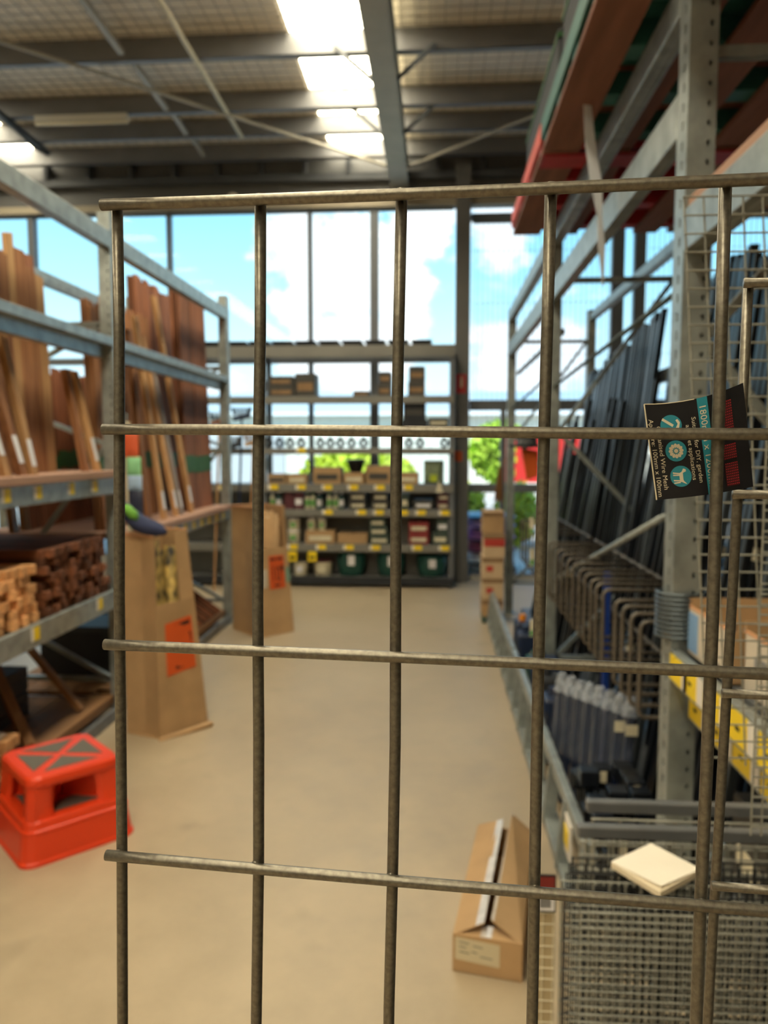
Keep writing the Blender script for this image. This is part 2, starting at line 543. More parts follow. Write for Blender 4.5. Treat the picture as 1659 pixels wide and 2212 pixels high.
# --- back wall: fascia, columns, mullions, transoms, panes
FRAME = mat('window_frame_steel', '6c6f74', 0.5, 0.1, 0.06, 4)
def back_wall():
    w = MB()
    w.box(XL, XR, WALL_Y, WALL_Y + 0.1, 4.42, ZS + 0.08)
    o = struct(w, 'wall_back', mat('fascia_sheet', '6f6f70', 0.6, 0.1, 0.05, 3))
    MB().box(XL, XR, WALL_Y - 0.07, WALL_Y, 4.42, 4.50).build('lintel', mat('lintel_paint', 'a59a86', 0.6), o)
    MB().box(XL, XR, WALL_Y - 0.10, WALL_Y, 4.72, 4.80).build('eave_angle', PAINT_DARK, o)
    x = -6.8
    while x < 1.5:
        MB().box(x, x + 0.05, WALL_Y - 0.12, WALL_Y - 0.0, 4.80, 4.98).build('sheet_clip', PAINT_DARK, o)
        x += 0.52
    MB().box(0.20, 0.37, WALL_Y - 0.16, WALL_Y + 0.1, 0, 4.9).build('column', mat('column_steel', '6f6d6b', 0.5, 0.1, 0.06, 3), o)
    MB().box(0.38, XR, WALL_Y, WALL_Y + 0.08, 4.26, 4.33).build('head_rail', FRAME, o)
    MB().box(0.38, XR, WALL_Y - 0.02, WALL_Y + 0.06, 2.05, 2.17).build('transom', FRAME, o)
    MB().box(0.38, XR, WALL_Y - 0.02, WALL_Y + 0.06, 1.07, 1.17).build('transom', FRAME, o)
    MB().box(XL, 0.2, WALL_Y, WALL_Y + 0.06, 2.62, 2.70).build('transom', FRAME, o)
    MB().box(XL, 0.2, WALL_Y, WALL_Y + 0.08, 0.0, 0.25).build('plinth', mat('kerb_concrete', 'a9a59d', 0.8, 0, 0.06, 5), o)
    MB().box(0.38, XR, WALL_Y + 0.0, WALL_Y + 0.08, 0.0, 0.06).build('plinth', mat('kerb_concrete', 'a9a59d', 0.8), o)
    mull = [(-6.7, .05), (-4.95, .08), (-3.24, .05), (-1.53, .05), (-0.76, .10)]
    for x, w_ in mull:
        MB().box(x - w_ / 2, x + w_ / 2, WALL_Y - 0.03, WALL_Y + 0.07, 0.25, 4.42).build('mullion', FRAME, o)
    for x, w_ in ((0.78, .06), (2.08, .14), (2.33, .13), (4.2, .1)):
        MB().box(x - w_ / 2, x + w_ / 2, WALL_Y - 0.03, WALL_Y + 0.07, 0.06, 4.3 if x > 1 else 2.1).build('mullion', FRAME, o)
    glass = pane_mat('clear_pane', 'f6fbfc', 0.012)
    xs = [XL] + [m[0] for m in mull] + [0.2]
    n = 1
    for a, b in zip(xs[:-1], xs[1:]):
        wn = struct(MB().box(a + 0.03, b - 0.03, WALL_Y + 0.0, WALL_Y + 0.05, 4.39, 4.42).box(a + 0.03, b - 0.03, WALL_Y, WALL_Y + 0.05, 0.25, 0.28), 'window_%d' % n, FRAME)
        MB().box(a + 0.02, b - 0.02, WALL_Y + 0.02, WALL_Y + 0.026, 2.70, 4.40).build('pane', glass, wn)
        MB().box(a + 0.02, b - 0.02, WALL_Y + 0.02, WALL_Y + 0.026, 0.27, 2.62).build('pane', glass, wn)
        n += 1
    poly = pane_mat('clear_ribbed_sheet', 'eef6fa', 0.015)
    for a, b in ((0.40, 2.0), (2.42, 4.15), (4.25, XR - 0.05)):
        wn = struct(MB().box(a, b, WALL_Y + 0.0, WALL_Y + 0.05, 4.23, 4.26).box(a, b, WALL_Y, WALL_Y + 0.05, 0.06, 0.08), 'window_%d' % n, FRAME)
        MB().box(a, b, WALL_Y + 0.03, WALL_Y + 0.034, 2.17, 4.25).build('pane', poly, wn)
        ws = MB()
        x = a
        while x < b:
            ws.box(x, x + 0.005, WALL_Y - 0.012, WALL_Y - 0.007, 0.08, 4.25); x += 0.06
        z = 0.3
        while z < 4.2:
            ws.box(a, b, WALL_Y - 0.007, WALL_Y - 0.003, z, z + 0.003); z += 0.6
        ws.build('security_wires', GALV_DK, wn, kind='stuff')
        n += 1
    wn = struct(MB().box(2.15, 2.27, WALL_Y, WALL_Y + 0.05, 4.23, 4.26), 'window_%d' % n, FRAME)
    MB().box(2.15, 2.27, WALL_Y + 0.03, WALL_Y + 0.034, 0.1, 4.25).build('pane', poly, wn)
    n += 1
    # strip above the head rail
    wn = struct(MB().box(0.38, XR, WALL_Y + 0.02, WALL_Y + 0.05, 4.33, 4.345), 'window_%d' % n, FRAME)
    MB().box(0.38, XR, WALL_Y + 0.03, WALL_Y + 0.034, 4.34, 4.42).build('pane', poly, wn)
back_wall()

# signs on the column
s = thing('fire_point_sign', 'small red sign with a pale extinguisher symbol on the window column', 'sign', (0.27, WALL_Y - 0.165, 2.24))
MB().box(0.215, 0.33, WALL_Y - 0.172, WALL_Y - 0.162, 2.24, 2.46).build('panel', mat('sign_red', 'c4282f', 0.5), s)
MB().box(0.262, 0.288, WALL_Y - 0.175, WALL_Y - 0.171, 2.31, 2.42).box(0.268, 0.282, WALL_Y - 0.175, WALL_Y - 0.171, 2.42, 2.44).build('symbol', CREAM, s)
MB().box(0.19, 0.29, WALL_Y - 0.17, WALL_Y - 0.16, 1.445, 1.565).build('orange_notice', ORANGE_SIGN, None, label='plain orange notice fixed low on the window column', cat='notice')

# =================================================================== OUTSIDE
struct(MB().box(-60, 60, WALL_Y + 0.1, 110, -0.14, -0.02), 'ground', mat('pale_yard_concrete', 'b9b4aa', 0.8, 0, 0.1, 0.4))
sh = thing('storage_shed', 'long white ribbed metal shed across the yard', 'building', (-2, 30, 0))
wm = MB().box(-14, 12, 30, 30.2, 0, 2.9)
x = -14
while x < 12:
    wm.box(x, x + 0.12, 29.95, 30, 0, 2.9); x += 0.4
wm.build('wall', mat('white_ribbed_sheet', 'dcdcd2', 0.6), sh)
MB().hexa([(-14.3, 29.6, 2.85), (12.3, 29.6, 2.85), (12.3, 36, 2.85), (-14.3, 36, 2.85)], [(-14.3, 29.7, 3.0), (12.3, 29.7, 3.0), (12.3, 36, 4.2), (-14.3, 36, 4.2)]).build('roof', mat('pale_roof_sheet', 'b9c4c6', 0.5), sh)
MB().box(-9, -6, 29.85, 29.95, 0, 2.4).build('roller_door', mat('grey_roller_door', 'b4b8bb', 0.5), sh)

def leaf_cloud(mb, c, rx, ry, rz, n, size, rn):
    for _ in range(n):
        while True:
            p = Vector((rn.uniform(-1, 1), rn.uniform(-1, 1), rn.uniform(-1, 1)))
            if 0.3 < p.length < 1: break
        q = Vector((c[0] + p.x * rx, c[1] + p.y * ry, c[2] + p.z * rz))
        a = Vector((rn.uniform(-1, 1), rn.uniform(-1, 1), rn.uniform(-1, 1))).normalized() * size
        b = a.orthogonal().normalized() * size * 0.45
        mb.add([q - a, q + b, q + a, q - b], [(0, 1, 2, 3)])
LEAF = mat('sunlit_leaves', '9fc23a', 0.6, 0, 0.35, 2.0)
LEAF2 = mat('yellow_green_leaves', 'b9c832', 0.6, 0, 0.35, 3.0)
def tree(x, y, h, rx, rz, label, lm, n=1500, size=0.16):
    t = thing('tree', label, 'tree', (x, y, -0.02))
    rn = random.Random(int(x * 100 + y))
    zc = h - rz
    tr = MB().tube([(x, y, -0.02), (x + 0.06, y, zc * 0.5), (x - 0.02, y, zc)], [0.12, 0.09, 0.06], 8)
    for k in range(5):
        a = k * 1.3
        tr.tube([(x, y, zc * 0.6), (x + math.cos(a) * rx * 0.4, y + math.sin(a) * rx * 0.4, zc), (x + math.cos(a) * rx * 0.7, y + math.sin(a) * rx * 0.7, zc + rz * 0.3)], [0.05, 0.035, 0.015], 6)
    tr.build('trunk', mat('grey_bark', '6b5c4c', 0.9, 0, 0.2, 8), t)
    lf = MB()
    leaf_cloud(lf, (x, y, zc), rx, rx, rz, n, size, rn)
    lf.build('foliage', lm, t, kind='stuff')
tree(1.55, 19, 2.25, 0.75, 0.75, 'sunlit small tree in the yard beside the red banner', LEAF)
tree(-2.2, 21, 1.5, 1.6, 0.55, 'low lime green tree in front of the white shed', LEAF2, 1300, 0.18)
def bush(x, y, r, h, label):
    t = thing('bush', label, 'bush', (x, y, -0.02), 'bushes along the yard')
    rn = random.Random(int(x * 77 + y * 3))
    st = MB()
    for k in range(7):
        a = k * 0.9
        st.tube([(x, y, -0.02), (x + math.cos(a) * r * 0.5, y + math.sin(a) * r * 0.5, h * 0.7)], [0.02, 0.008], 5)
    st.build('stem', mat('green_stem', '5c6b34', 0.8), t)
    lf = MB()
    leaf_cloud(lf, (x, y, h * 0.55), r, r, h * 0.5, 700, 0.11, rn)
    lf.build('foliage', LEAF2, t, kind='stuff')
for k, x in enumerate((0.45, 1.30, 2.15, 3.0)):
    bush(x, 12.6, 0.33, 1.0, 'yellow green bush growing along the yard outside the window')

# red banner on posts
bn = thing('red_banner', 'large red banner with yellow lettering outside the window', 'banner', (2.0, 14.0, 0))
MB().box(1.22, 2.9, 14.0, 14.03, 0.98, 1.82).build('panel', mat('banner_red', 'd8322f', 0.6), bn)
for px in (1.2, 2.92):
    MB().box(px - 0.03, px + 0.03, 14.0, 14.06, -0.02, 1.95).build('post', GALV_DK, bn)
lt = MB()
for zc, wd in ((1.58, 0.15), (1.40, 0.17), (1.16, 0.14)):
    lt.box(1.26, 1.26 + wd, 13.985, 13.999, zc - 0.06, zc + 0.06)
lt.build('lettering', mat('banner_yellow', 'd8cf3a', 0.6), bn)
# bags stacked outside the window
def pillow(mb, cx, cy, cz, lx, ly, lz, n=10):
    vs = []; fs = []
    for s in (1, -1):
        for i in range(n + 1):
            for j in range(n + 1):
                u, v = i / n * 2 - 1, j / n * 2 - 1
                h = (max(0, 1 - abs(u) ** 4) * max(0, 1 - abs(v) ** 4)) ** 0.5
                vs.append((cx + u * lx / 2, cy + v * ly / 2, cz + s * h * lz / 2))
    m = n + 1
    for s in range(2):
        for i in range(n):
            for j in range(n):
                q = [s * m * m + i * m + j, s * m * m + (i + 1) * m + j, s * m * m + (i + 1) * m + j + 1, s * m * m + i * m + j + 1]
                fs.append(q if s == 0 else q[::-1])
    mb.add(vs, fs)
    return mb
pb = thing('timber_pallet', 'low grey timber pallet under bags outside the window', 'pallet', (0.66, 10.1, -0.02))
for k in range(4):
    MB().box(0.32, 1.0, 9.7 + 0.22 * k, 9.82 + 0.22 * k, 0.08, 0.10).build('deck_board', GALV_DK, pb)
for k in range(3):
    MB().box(0.34 + 0.29 * k, 0.42 + 0.29 * k, 9.7, 10.48, -0.02, 0.08).build('bearer', GALV_DK, pb)
for k, (z, hx, nm) in enumerate(((0.175, 'd9d9d6', 'white'), (0.325, '8c2f52', 'maroon'), (0.475, 'a05f9a', 'purple'), (0.625, 'b58fc4', 'lilac'), (0.732, '3f7f9d', 'blue'))):
    pillow(MB(), 0.66, 10.08, z, 0.68, 0.72, 0.148 if k < 4 else 0.06).build('potting_bag', mat('bag_' + nm, hx, 0.45, 0, 0.1, 6), None, smooth=True,
        label='%s plastic garden bag in the stack outside the window' % nm, cat='bag', group='garden bags on the outside pallet')

# =================================================================== RACKS
def ticket(parent, y, z, x, w=0.055, h=0.05, face='x', flip=1, white=0.35, ink=True):
    """price ticket on a beam; face x: lies in the plane x = const, seen from the aisle (flip = side the face looks to)"""
    mb = MB()
    e = 0.002 * flip
    if face == 'x':
        near, far = y - w / 2, y + w / 2
        # white stub first (towards the camera end on the left rack)
        a, b = (near, near + w * white)
        mb.mat(1).box(min(x, x + e), max(x, x + e), a, b, z - h / 2, z + h / 2)
        mb.mat(0).box(min(x, x + e), max(x, x + e), b, far, z - h / 2, z + h / 2)
        if ink:
            mb.mat(2).box(min(x + e, x + 1.5 * e), max(x + e, x + 1.5 * e), b + (far - b) * .4, b + (far - b) * .62, z - h * .08, z + h * .06)
    else:
        mb.mat(1).box(y - w / 2, y - w / 2 + w * white, x - 0.002, x, z - h / 2, z + h / 2)
        mb.mat(0).box(y - w / 2 + w * white, y + w / 2, x - 0.002, x, z - h / 2, z + h / 2)
        if ink:
            mb.mat(2).box(y, y + w * 0.3, x - 0.003, x - 0.002, z - h * .1, z + h * .1)
    return mb.build('price_ticket', [TICKET_Y, TICKET_W, INK], parent)

def slotted_post(x0, x1, y0, y1, h, s):
    """post with real recessed slots in its end face (y0) and its aisle face (x0 if s > 0 else x1)"""
    mb = MB()
    def face(o, u, n, ul, h0, h1, zh, depth=0.02):
        o, u, n = Vector(o), Vector(u), Vector(n)
        up = Vector((0, 0, 1))
        def P(a, z, k=0.0): return o + u * a + up * z - n * k
        def quad(*p): mb.add(p, [(0, 1, 2, 3)])
        quad(P(0, 0), P(h0, 0), P(h0, h), P(0, h)); quad(P(h1, 0), P(ul, 0), P(ul, h), P(h1, h))
        z, last = 0.12, 0.0
        while z < h - 0.1:
            a, b = z, z + zh
            quad(P(h0, last), P(h1, last), P(h1, a), P(h0, a))
            quad(P(h0, a, depth), P(h1, a, depth), P(h1, b, depth), P(h0, b, depth))
            quad(P(h0, a), P(h1, a), P(h1, a, depth), P(h0, a, depth)); quad(P(h0, b, depth), P(h1, b, depth), P(h1, b), P(h0, b))
            quad(P(h0, a), P(h0, a, depth), P(h0, b, depth), P(h0, b)); quad(P(h1, a, depth), P(h1, a), P(h1, b), P(h1, b, depth))
            last = b; z += 0.0508
        quad(P(h0, last), P(h1, last), P(h1, h), P(h0, h))
    face((x0, y0, 0), (1, 0, 0), (0, -1, 0), x1 - x0, 0.051, 0.061, 0.014)
    if s > 0:
        face((x0, y1, 0), (0, -1, 0), (-1, 0, 0), y1 - y0, 0.045, 0.060, 0.025)
        mb.add([(x1, y0, 0), (x1, y1, 0), (x1, y1, h), (x1, y0, h)], [(0, 1, 2, 3)])
    else:
        face((x1, y0, 0), (0, 1, 0), (1, 0, 0), y1 - y0, 0.030, 0.045, 0.025)
        mb.add([(x0, y1, 0), (x0, y0, 0), (x0, y0, h), (x0, y1, h)], [(0, 1, 2, 3)])
    mb.add([(x1, y1, 0), (x0, y1, 0), (x0, y1, h), (x1, y1, h)], [(0, 1, 2, 3)])
    mb.add([(x0, y0, h), (x1, y0, h), (x1, y1, h), (x0, y1, h)], [(0, 1, 2, 3)])
    return mb

def upright_frame(rack, xa, xb, y, h, w=0.075, d=0.09, m=None, braces=None, holes=False):
    """two posts (front xa, rear xb) joined by horizontal struts and diagonals, in the plane y"""
    m = m or GALV
    sgn = 1 if xb > xa else -1
    p = []
    for (x, s) in ((xa, sgn), (xb, -sgn)):
        x0, x1 = min(x, x + s * w), max(x, x + s * w)
        if holes and x == xa:
            po = slotted_post(x0, x1, y, y + d, h, s).build('upright', m, rack)
        else:
            po = MB().box(x0, x1, y, y + d, 0, h).build('upright', m, rack, bevel=0.006)
        MB().box(x0 - 0.02, x1 + 0.02, y - 0.02, y + d + 0.02, 0, 0.008).build('base_plate', m, po)
        p.append(po)
    zs = braces or [0.25, 0.95, 1.65, 2.35]
    up = True
    for a, b in zip(zs[:-1], zs[1:]):
        q0, q1 = (xa + sgn * w, xb - sgn * w)
        MB().bar((q0 if up else q1, y + d / 2, a), (q1 if up else q0, y + d / 2, b), 0.03, 0.025).build('brace', m, rack)
        up = not up
    for z in (zs[0], zs[-1]):
        MB().bar((xa + sgn * w, y + d / 2, z), (xb - sgn * w, y + d / 2, z), 0.03, 0.03).build('strut', m, rack)
    return p

def step_beam(rack, x, y0, y1, z0, z1, depth, m=None):
    """box beam whose aisle face is at x and whose body goes back by depth (signed)"""
    m = m or GALV
    mb = MB().box(min(x, x + depth * .5), max(x, x + depth * .5), y0, y1, z0, z1)
    mb.box(min(x + depth * .5, x + depth), max(x + depth * .5, x + depth), y0, y1, z0, z0 + (z1 - z0) * .6)
    return mb.build('beam', m, rack, bevel=0.003)

# ---- left rack
LX, LXR = -1.88, -2.80
LY = (1.75, 4.40, 6.84)
lr = thing('pallet_rack', 'galvanised pallet rack full of timber along the side of the aisle', 'rack', (LX, 4.2, 0))
for y in LY:
    upright_frame(lr, LX, LXR, y, 2.95 if y > 2 else 3.0, holes=(y > 4), braces=[0.2, 0.62, 1.62, 1.92, 2.32])
for a, b in zip(LY[:-1], LY[1:]):
    step_beam(lr, LX, a + 0.1, b, 2.745, 2.842, -0.06)
    mbm = step_beam(lr, LX, a + 0.1, b, 2.19, 2.24, -0.06)
    MB().box(LX - .10, LX - .05, a + 0.1, b, 2.12, 2.20).build('beam_web', GALV, lr)
    step_beam(lr, LXR, a + 0.1, b, 2.745, 2.842, 0.06)
    step_beam(lr, LXR, a + 0.1, b, 1.95, 2.03, 0.05)
sb = step_beam(lr, LX, LY[0] + 0.1, LY[1], 1.335, 1.432, -0.06)
for y in (2.95, 3.23, 3.50, 3.83, 4.10):
    ticket(sb, y, 1.392, LX, 0.075, 0.062, 'x', 1, .28, False)
for k in range(6):
    MB().box(LX - 0.004 - 0.15 * k - 0.148, LX - 0.15 * k + 0.02 - 0.004 * k, LY[0] + 0.1, LY[1] - 0.005, 1.432, 1.472).build('deck_board', DECK, lr, bevel=0.004)
sb = step_beam(lr, LX, LY[1] + 0.1, LY[2], 0.965, 1.05, -0.06)
for y in (5.0, 5.2, 5.4, 5.6, 5.8, 6.0, 6.2, 6.42, 6.62):
    ticket(sb, y, 1.008, LX, 0.085, 0.055, 'x', 1, .28, False)
for k in range(6):
    MB().box(LX - 0.004 - 0.15 * k - 0.148, LX - 0.15 * k + 0.02 - 0.004 * k, LY[1] + 0.1, LY[2] - 0.005, 1.05, 1.09).build('deck_board', DECK, lr, bevel=0.004)
sb = step_beam(lr, LX, LY[0] + 0.1, LY[1], 0.665, 0.772, -0.06)
for y in (2.9, 3.43, 4.12):
    ticket(sb, y, 0.73, LX, 0.075, 0.062, 'x', 1, .28, False)
for k in range(6):
    MB().box(LX - 0.07 - 0.15 * k - 0.146, LX - 0.07 - 0.15 * k, LY[0] + 0.1, LY[1] - 0.005, 0.745, 0.772).build('deck_board', BEARER, lr)
step_beam(lr, LX, LY[1] + 0.1, LY[2], 0.0, 0.07, -0.06, GALV_DK)
step_beam(lr, LX, LY[0] + 0.1, LY[1], 0.0, 0.07, -0.06, GALV_DK)
for a, b in zip(LY[:-1], LY[1:]):
    MB().box(LX - 0.20, LX - 0.055, a + 0.1, b, 0.07, 0.12).build('floor_bearer', BEARER, lr)
    for k in range(4):
        MB().box(LX - 0.22 - 0.16 * k - 0.15, LX - 0.22 - 0.16 * k, a + 0.1, b, 0.075, 0.10).build('deck_board', BEARER, lr)

# ---- timber standing in the left rack
def paling(x, y, z, h, w, t, lean_x, lean_y, m, label, grp, spike=0.0, tag_at=None, turn=0.0, band=None):
    """one board standing on its end: w along y, t along x, leaning"""
    mb = MB()
    top = Vector((x + lean_x, y + lean_y, z + h))
    z += 0.0003
    b = Vector((x, y, z))
    ca, sa = math.cos(turn), math.sin(turn)
    ax, ay = Vector((ca, sa, 0)) * t / 2, Vector((-sa, ca, 0)) * w / 2
    mb.hexa([b - ax - ay, b + ax - ay, b + ax + ay, b - ax + ay],
            [top - ax - ay, top + ax - ay, top + ax + ay + Vector((0, 0, spike)), top - ax + ay + Vector((0, 0, spike))])
    o = mb.build('timber_board', m, None, bevel=0.002, seg=1, label=label, cat='timber', group=grp)
    d = (top - b)
    if tag_at is not None:
        p = b + d * tag_at
        l = MB()
        g = 0.0015
        q0, q1 = p, p + d * (0.13 / h)
        fx = Vector((ca, sa, 0)) * (t / 2 + g)
        l.hexa([q0 + fx * 0.9 - ay * .8, q0 + fx - ay * .8, q0 + fx + ay * .8, q0 + fx * .9 + ay * .8],
               [q1 + fx * 0.9 - ay * .8, q1 + fx - ay * .8, q1 + fx + ay * .8, q1 + fx * .9 + ay * .8])
        l.build('label', WHITE_LBL, o)
    if band:
        q0, q1 = b + d * band[0], b + d * band[1]
        e = 1.0
        fx = Vector((ca, sa, 0)) * (t / 2 + 0.003)
        fy = Vector((-sa, ca, 0)) * (w / 2 + 0.0004)
        bd = MB().hexa([q0 - fx - fy, q0 + fx - fy, q0 + fx + fy, q0 - fx + fy], [q1 - fx - fy, q1 + fx - fy, q1 + fx + fy, q1 - fx + fy])
        bd.build('strap', GREEN_BAND, o)
    return o

# second bay: packs of 1.8 m palings on the low shelf
ZB2 = 1.09
G2 = 'palings standing on the low shelf'
def pack(y0, y1, xs, h, label, m=PALING, band=(0.215, 0.29), jitter=0.04, w=0.098, lean=-0.05):
    for r, x in enumerate(xs):
        y = y0
        while y + w * 0.5 < y1:
            hh = h + RN.uniform(-jitter, jitter)
            paling(x + RN.uniform(-.002, .002), y + w / 2, ZB2, hh, w * 0.985, 0.017, lean + RN.uniform(-.002, .002), RN.uniform(-.0006, .0006),
                   m, label + (', front layer', ', second layer', ', third layer')[r], G2, RN.uniform(-.015, .015), band=band if r == 0 else None)
            y += w
pack(6.08, 6.80, (-2.02, -2.045, -2.07), 1.84, 'red brown paling in the tall strapped pack by the far upright', REDWOOD, (0.17, 0.245))
pack(5.92, 6.82, (-2.30, -2.325, -2.35), 1.83, 'tall red brown paling standing behind the strapped packs', REDWOOD, (0.19, 0.26), 0.03)
pack(5.12, 5.90, (-2.20, -2.225), 1.50, 'brown paling in the middle strapped pack on the low shelf', PALING, (0.24, 0.32))
pack(4.60, 5.10, (-2.06, -2.085, -2.11), 1.38, 'shorter brown paling in the strapped pack behind the glove packets', PALING, (0.26, 0.35), 0.05)
pack(4.60, 5.85, (-2.56, -2.585), 1.02, 'low brown paling in the pack against the rear rail', REDWOOD, (.36, .47), 0.05)
# leaning single boards in front of the packs
lean2 = [(5.10, 1.30, -0.10, -0.02, 'mid'), (5.40, 1.42, -0.13, -0.13, 'pale'), (5.66, 1.30, -0.13, -0.27, 'pale'), (5.78, 1.15, -0.12, -0.25, 'grey'), (6.02, 1.62, -0.12, -0.40, 'pale')]
for (y, h, lx, ly, k) in lean2:
    m = {'pale': PINE, 'mid': PALING, 'grey': mat('silvered_timber', '9a8f8b', 0.8, 0, 0.1, 3, 0, (10, 10, 1))}[k]
    paling(-1.965, y, ZB2, h, 0.06 if k != 'grey' else 0.045, 0.03, lx, ly, m,
           {'pale': 'single pale timber post with white label leaning against the strapped palings',
            'mid': 'single brown timber post leaning against the strapped palings',
            'grey': 'single silver grey timber post leaning against the strapped palings'}[k], 'posts leaning on the palings', tag_at=0.05 if k != 'mid' else None)
# first bay: tall boards on the upper shelf
ZB1 = 1.472
G1 = 'timber standing on the upper shelf'
y = 2.75
while y < 4.10:
    w = RN.choice((0.07, 0.09, 0.1))
    h = 1.10 + RN.uniform(-.06, .10) - (0.13 if y > 4.0 else 0)
    p_ = RN.random() < .6
    paling(-2.10 + RN.uniform(-.015, .015), y + w / 2, ZB1, h, w * .985, 0.022, -0.04, RN.uniform(-.0006, .0006), PALING if p_ else PINE,
           '%s sawn board standing upright on the upper timber shelf' % ('brown' if p_ else 'pale yellow'), G1, RN.uniform(-.02, .02))
    y += w
y = 2.75
while y < 4.16:
    w = RN.choice((0.09, 0.1))
    paling(-2.22, y + w / 2, ZB1, 1.16 + RN.uniform(-.08, .08), w * .985, 0.022, -0.05, 0, REDWOOD,
           'dark red brown board standing at the rear of the upper timber shelf', 'rear timber on the upper shelf', RN.uniform(-.02, .02))
    y += w
for (y, h, ly, m, tg) in ((3.36, 0.80, -0.22, PINE, .12), (3.50, 0.72, -0.18, PALING, .08), (3.60, 0.82, -0.14, PINE, 0.05), (4.16, 0.56, -0.02, PALING, None), (4.30, 0.56, -0.06, PINE, .10)):
    paling(-1.955, y, ZB1, h, 0.05, 0.035, -0.09, ly, m, 'narrow timber post %s leaning at the front of the upper shelf' % ('with white label' if tg else 'without label'), 'posts leaning on the upper shelf', tag_at=tg)
# short boards in the gap under the upper shelf
for (y, ly, tg) in ((4.02, -0.12, .03), (4.13, -0.06, None), (3.7, 0, None), (3.6, 0, None), (3.5, 0, None)):
    paling(-2.45 if ly == 0 else -2.3, y, 1.14 if ly else 1.10, 0.19 if ly else .21, 0.06, 0.03, -0.0, ly * .3, PINE if ly else REDWOOD, 'short timber offcut standing on the dark sticks under the shelf', 'offcuts under the shelf', tag_at=tg)

# sticks lying end-on on the lower shelf
def stick_stack(y0, y1, z0, z1, m, sy, sz, ln, label, grp, skip=0.0, xf=LX - 0.02):
    proto = None
    z = z0
    row = 0
    ORD = ('bottom', 'second', 'third', 'fourth', 'fifth', 'sixth', 'seventh', 'eighth', 'ninth', 'tenth')
    while z + sz <= z1 + 1e-6:
        y = y0
        while y + sy <= y1 + 1e-6:
            if RN.random() >= skip or z < z0 + sz * 1.5:
                if proto is None:
                    proto = MB().box(-ln, 0, -sy * .47, sy * .47, 0, sz * .97)
                    proto = proto.build('timber_stick', m, None, bevel=0.002, seg=1, label=label, cat='timber', group=grp)
                    o = proto
                    off = Vector((-ln / 2, 0, 0))
                else:
                    o = proto.copy(); col.objects.link(o)
                o['label'] = label + ', %s row up' % ORD[row] if row else label + ', bottom row'
                o.location = Vector((xf - RN.uniform(0, .05), y + sy / 2, z + .0004)) + off
                o.rotation_euler = (0, 0, RN.uniform(-.0015, .0015))
            y += sy
        z += sz
        row += 1
stick_stack(2.72, 3.24, 0.772, 0.99, ENDGRAIN_L, 0.052, 0.036, 0.7, 'pale pine stick in the low stack on the lower shelf', 'pale sticks on the lower shelf', 0.0)
stick_stack(3.25, 3.56, 0.772, 1.05, ENDGRAIN_L, 0.045, 0.046, 0.75, 'pale square stick in the higher stack on the lower shelf', 'pale square sticks on the lower shelf', 0.0)
stick_stack(3.60, 4.36, 0.772, 1.14, ENDGRAIN_D, 0.046, 0.041, 0.8, 'dark brown stick stacked end-on on the lower shelf', 'dark sticks on the lower shelf', 0.06)
stick_stack(2.75, 3.55, 1.06, 1.14, ENDGRAIN_D, 0.08, 0.04, 0.34, 'dark board lying behind the pale sticks on the lower shelf', 'dark boards on the lower shelf', 0.0, LX - 0.5)
# offcuts on the bottom deck
stick_stack(2.75, 3.05, 0.12, 0.32, ENDGRAIN_L, 0.07, 0.05, 0.30, 'timber offcut piled on the bottom deck behind the step stool', 'offcuts behind the stool', 0.1, LX - 0.06)
stick_stack(3.14, 3.38, 0.12, 0.27, ENDGRAIN_L, 0.06, 0.05, 0.30, 'timber offcut in the small pile on the bottom deck', 'small pile of offcuts', 0.05, LX - 0.06)
MB().hexa([(-2.1, 3.2, .271), (-1.98, 3.22, .271), (-1.99, 3.36, .271), (-2.1, 3.35, .271)], [(-2.08, 3.22, .30), (-2.0, 3.24, .295), (-2.0, 3.33, .29), (-2.08, 3.33, .30)]).build('rag', WHITE_P, None, bevel=0.008,
    label='white rag lying on the small pile of offcuts', cat='rag')
for k, (p0, p1) in enumerate((((-2.0, 3.55, 0.140), (-2.5, 3.9, 0.728)), ((-1.99, 4.08, 0.138), (-2.4, 3.98, 0.728)))):
    MB().bar(p0, p1, 0.05, 0.03).build('leaning_batten', BEARER, None, label='rough batten leaning under the lower shelf, %s' % ('flatter one' if k == 0 else 'steeper one'), cat='timber')
# dark long lengths on the bottom deck of the first bay
for k in range(4):
    MB().box(-2.62, -2.3, 2.2, 4.1, 0.101 + 0.07 * k, 0.165 + 0.07 * k).build('sleeper', mat('dark_sleeper_timber', '4b4038', 0.85, 0, 0.2, 5, 0.05, (4, .4, 4)), None, bevel=0.004,
        label='dark timber sleeper lying lengthways deep under the lower shelf', cat='timber', group='sleepers under the lower shelf')
# dark goods in the second bay under its shelf
for k in range(3):
    y = 4.70 + 0.4 * k
    t = thing('storage_crate', 'black plastic crate under the low paling shelf, ' + ('beside the middle upright', 'between two other crates', 'with a cream label')[k], 'crate', (-2.25, y + .17, 0.12), 'black crates under the low shelf')
    MB().box(-2.55, -2.0, y, y + 0.36, 0.1205, 0.45).build('body', DARK, t, bevel=0.01)
    MB().box(-2.56, -1.99, y - .005, y + 0.365, 0.42, 0.46).build('rim', mat('crate_rim', '30343a', .6), t)
    if k == 2:
        MB().box(-1.995, -1.99, y + .1, y + .26, 0.25, 0.33).build('label', CREAM, t)
for k in range(9):
    y = 6.07 + 0.078 * k
    MB().bar((-1.95, y, 0.142), (-2.25, y - 0.15, 0.42 + 0.01 * (k % 2)), 0.055, 0.035).build('timber_stick', ENDGRAIN_D, None,
        label='dark timber offcut leaning at the far end under the low shelf', cat='timber', group='offcuts at the far end')

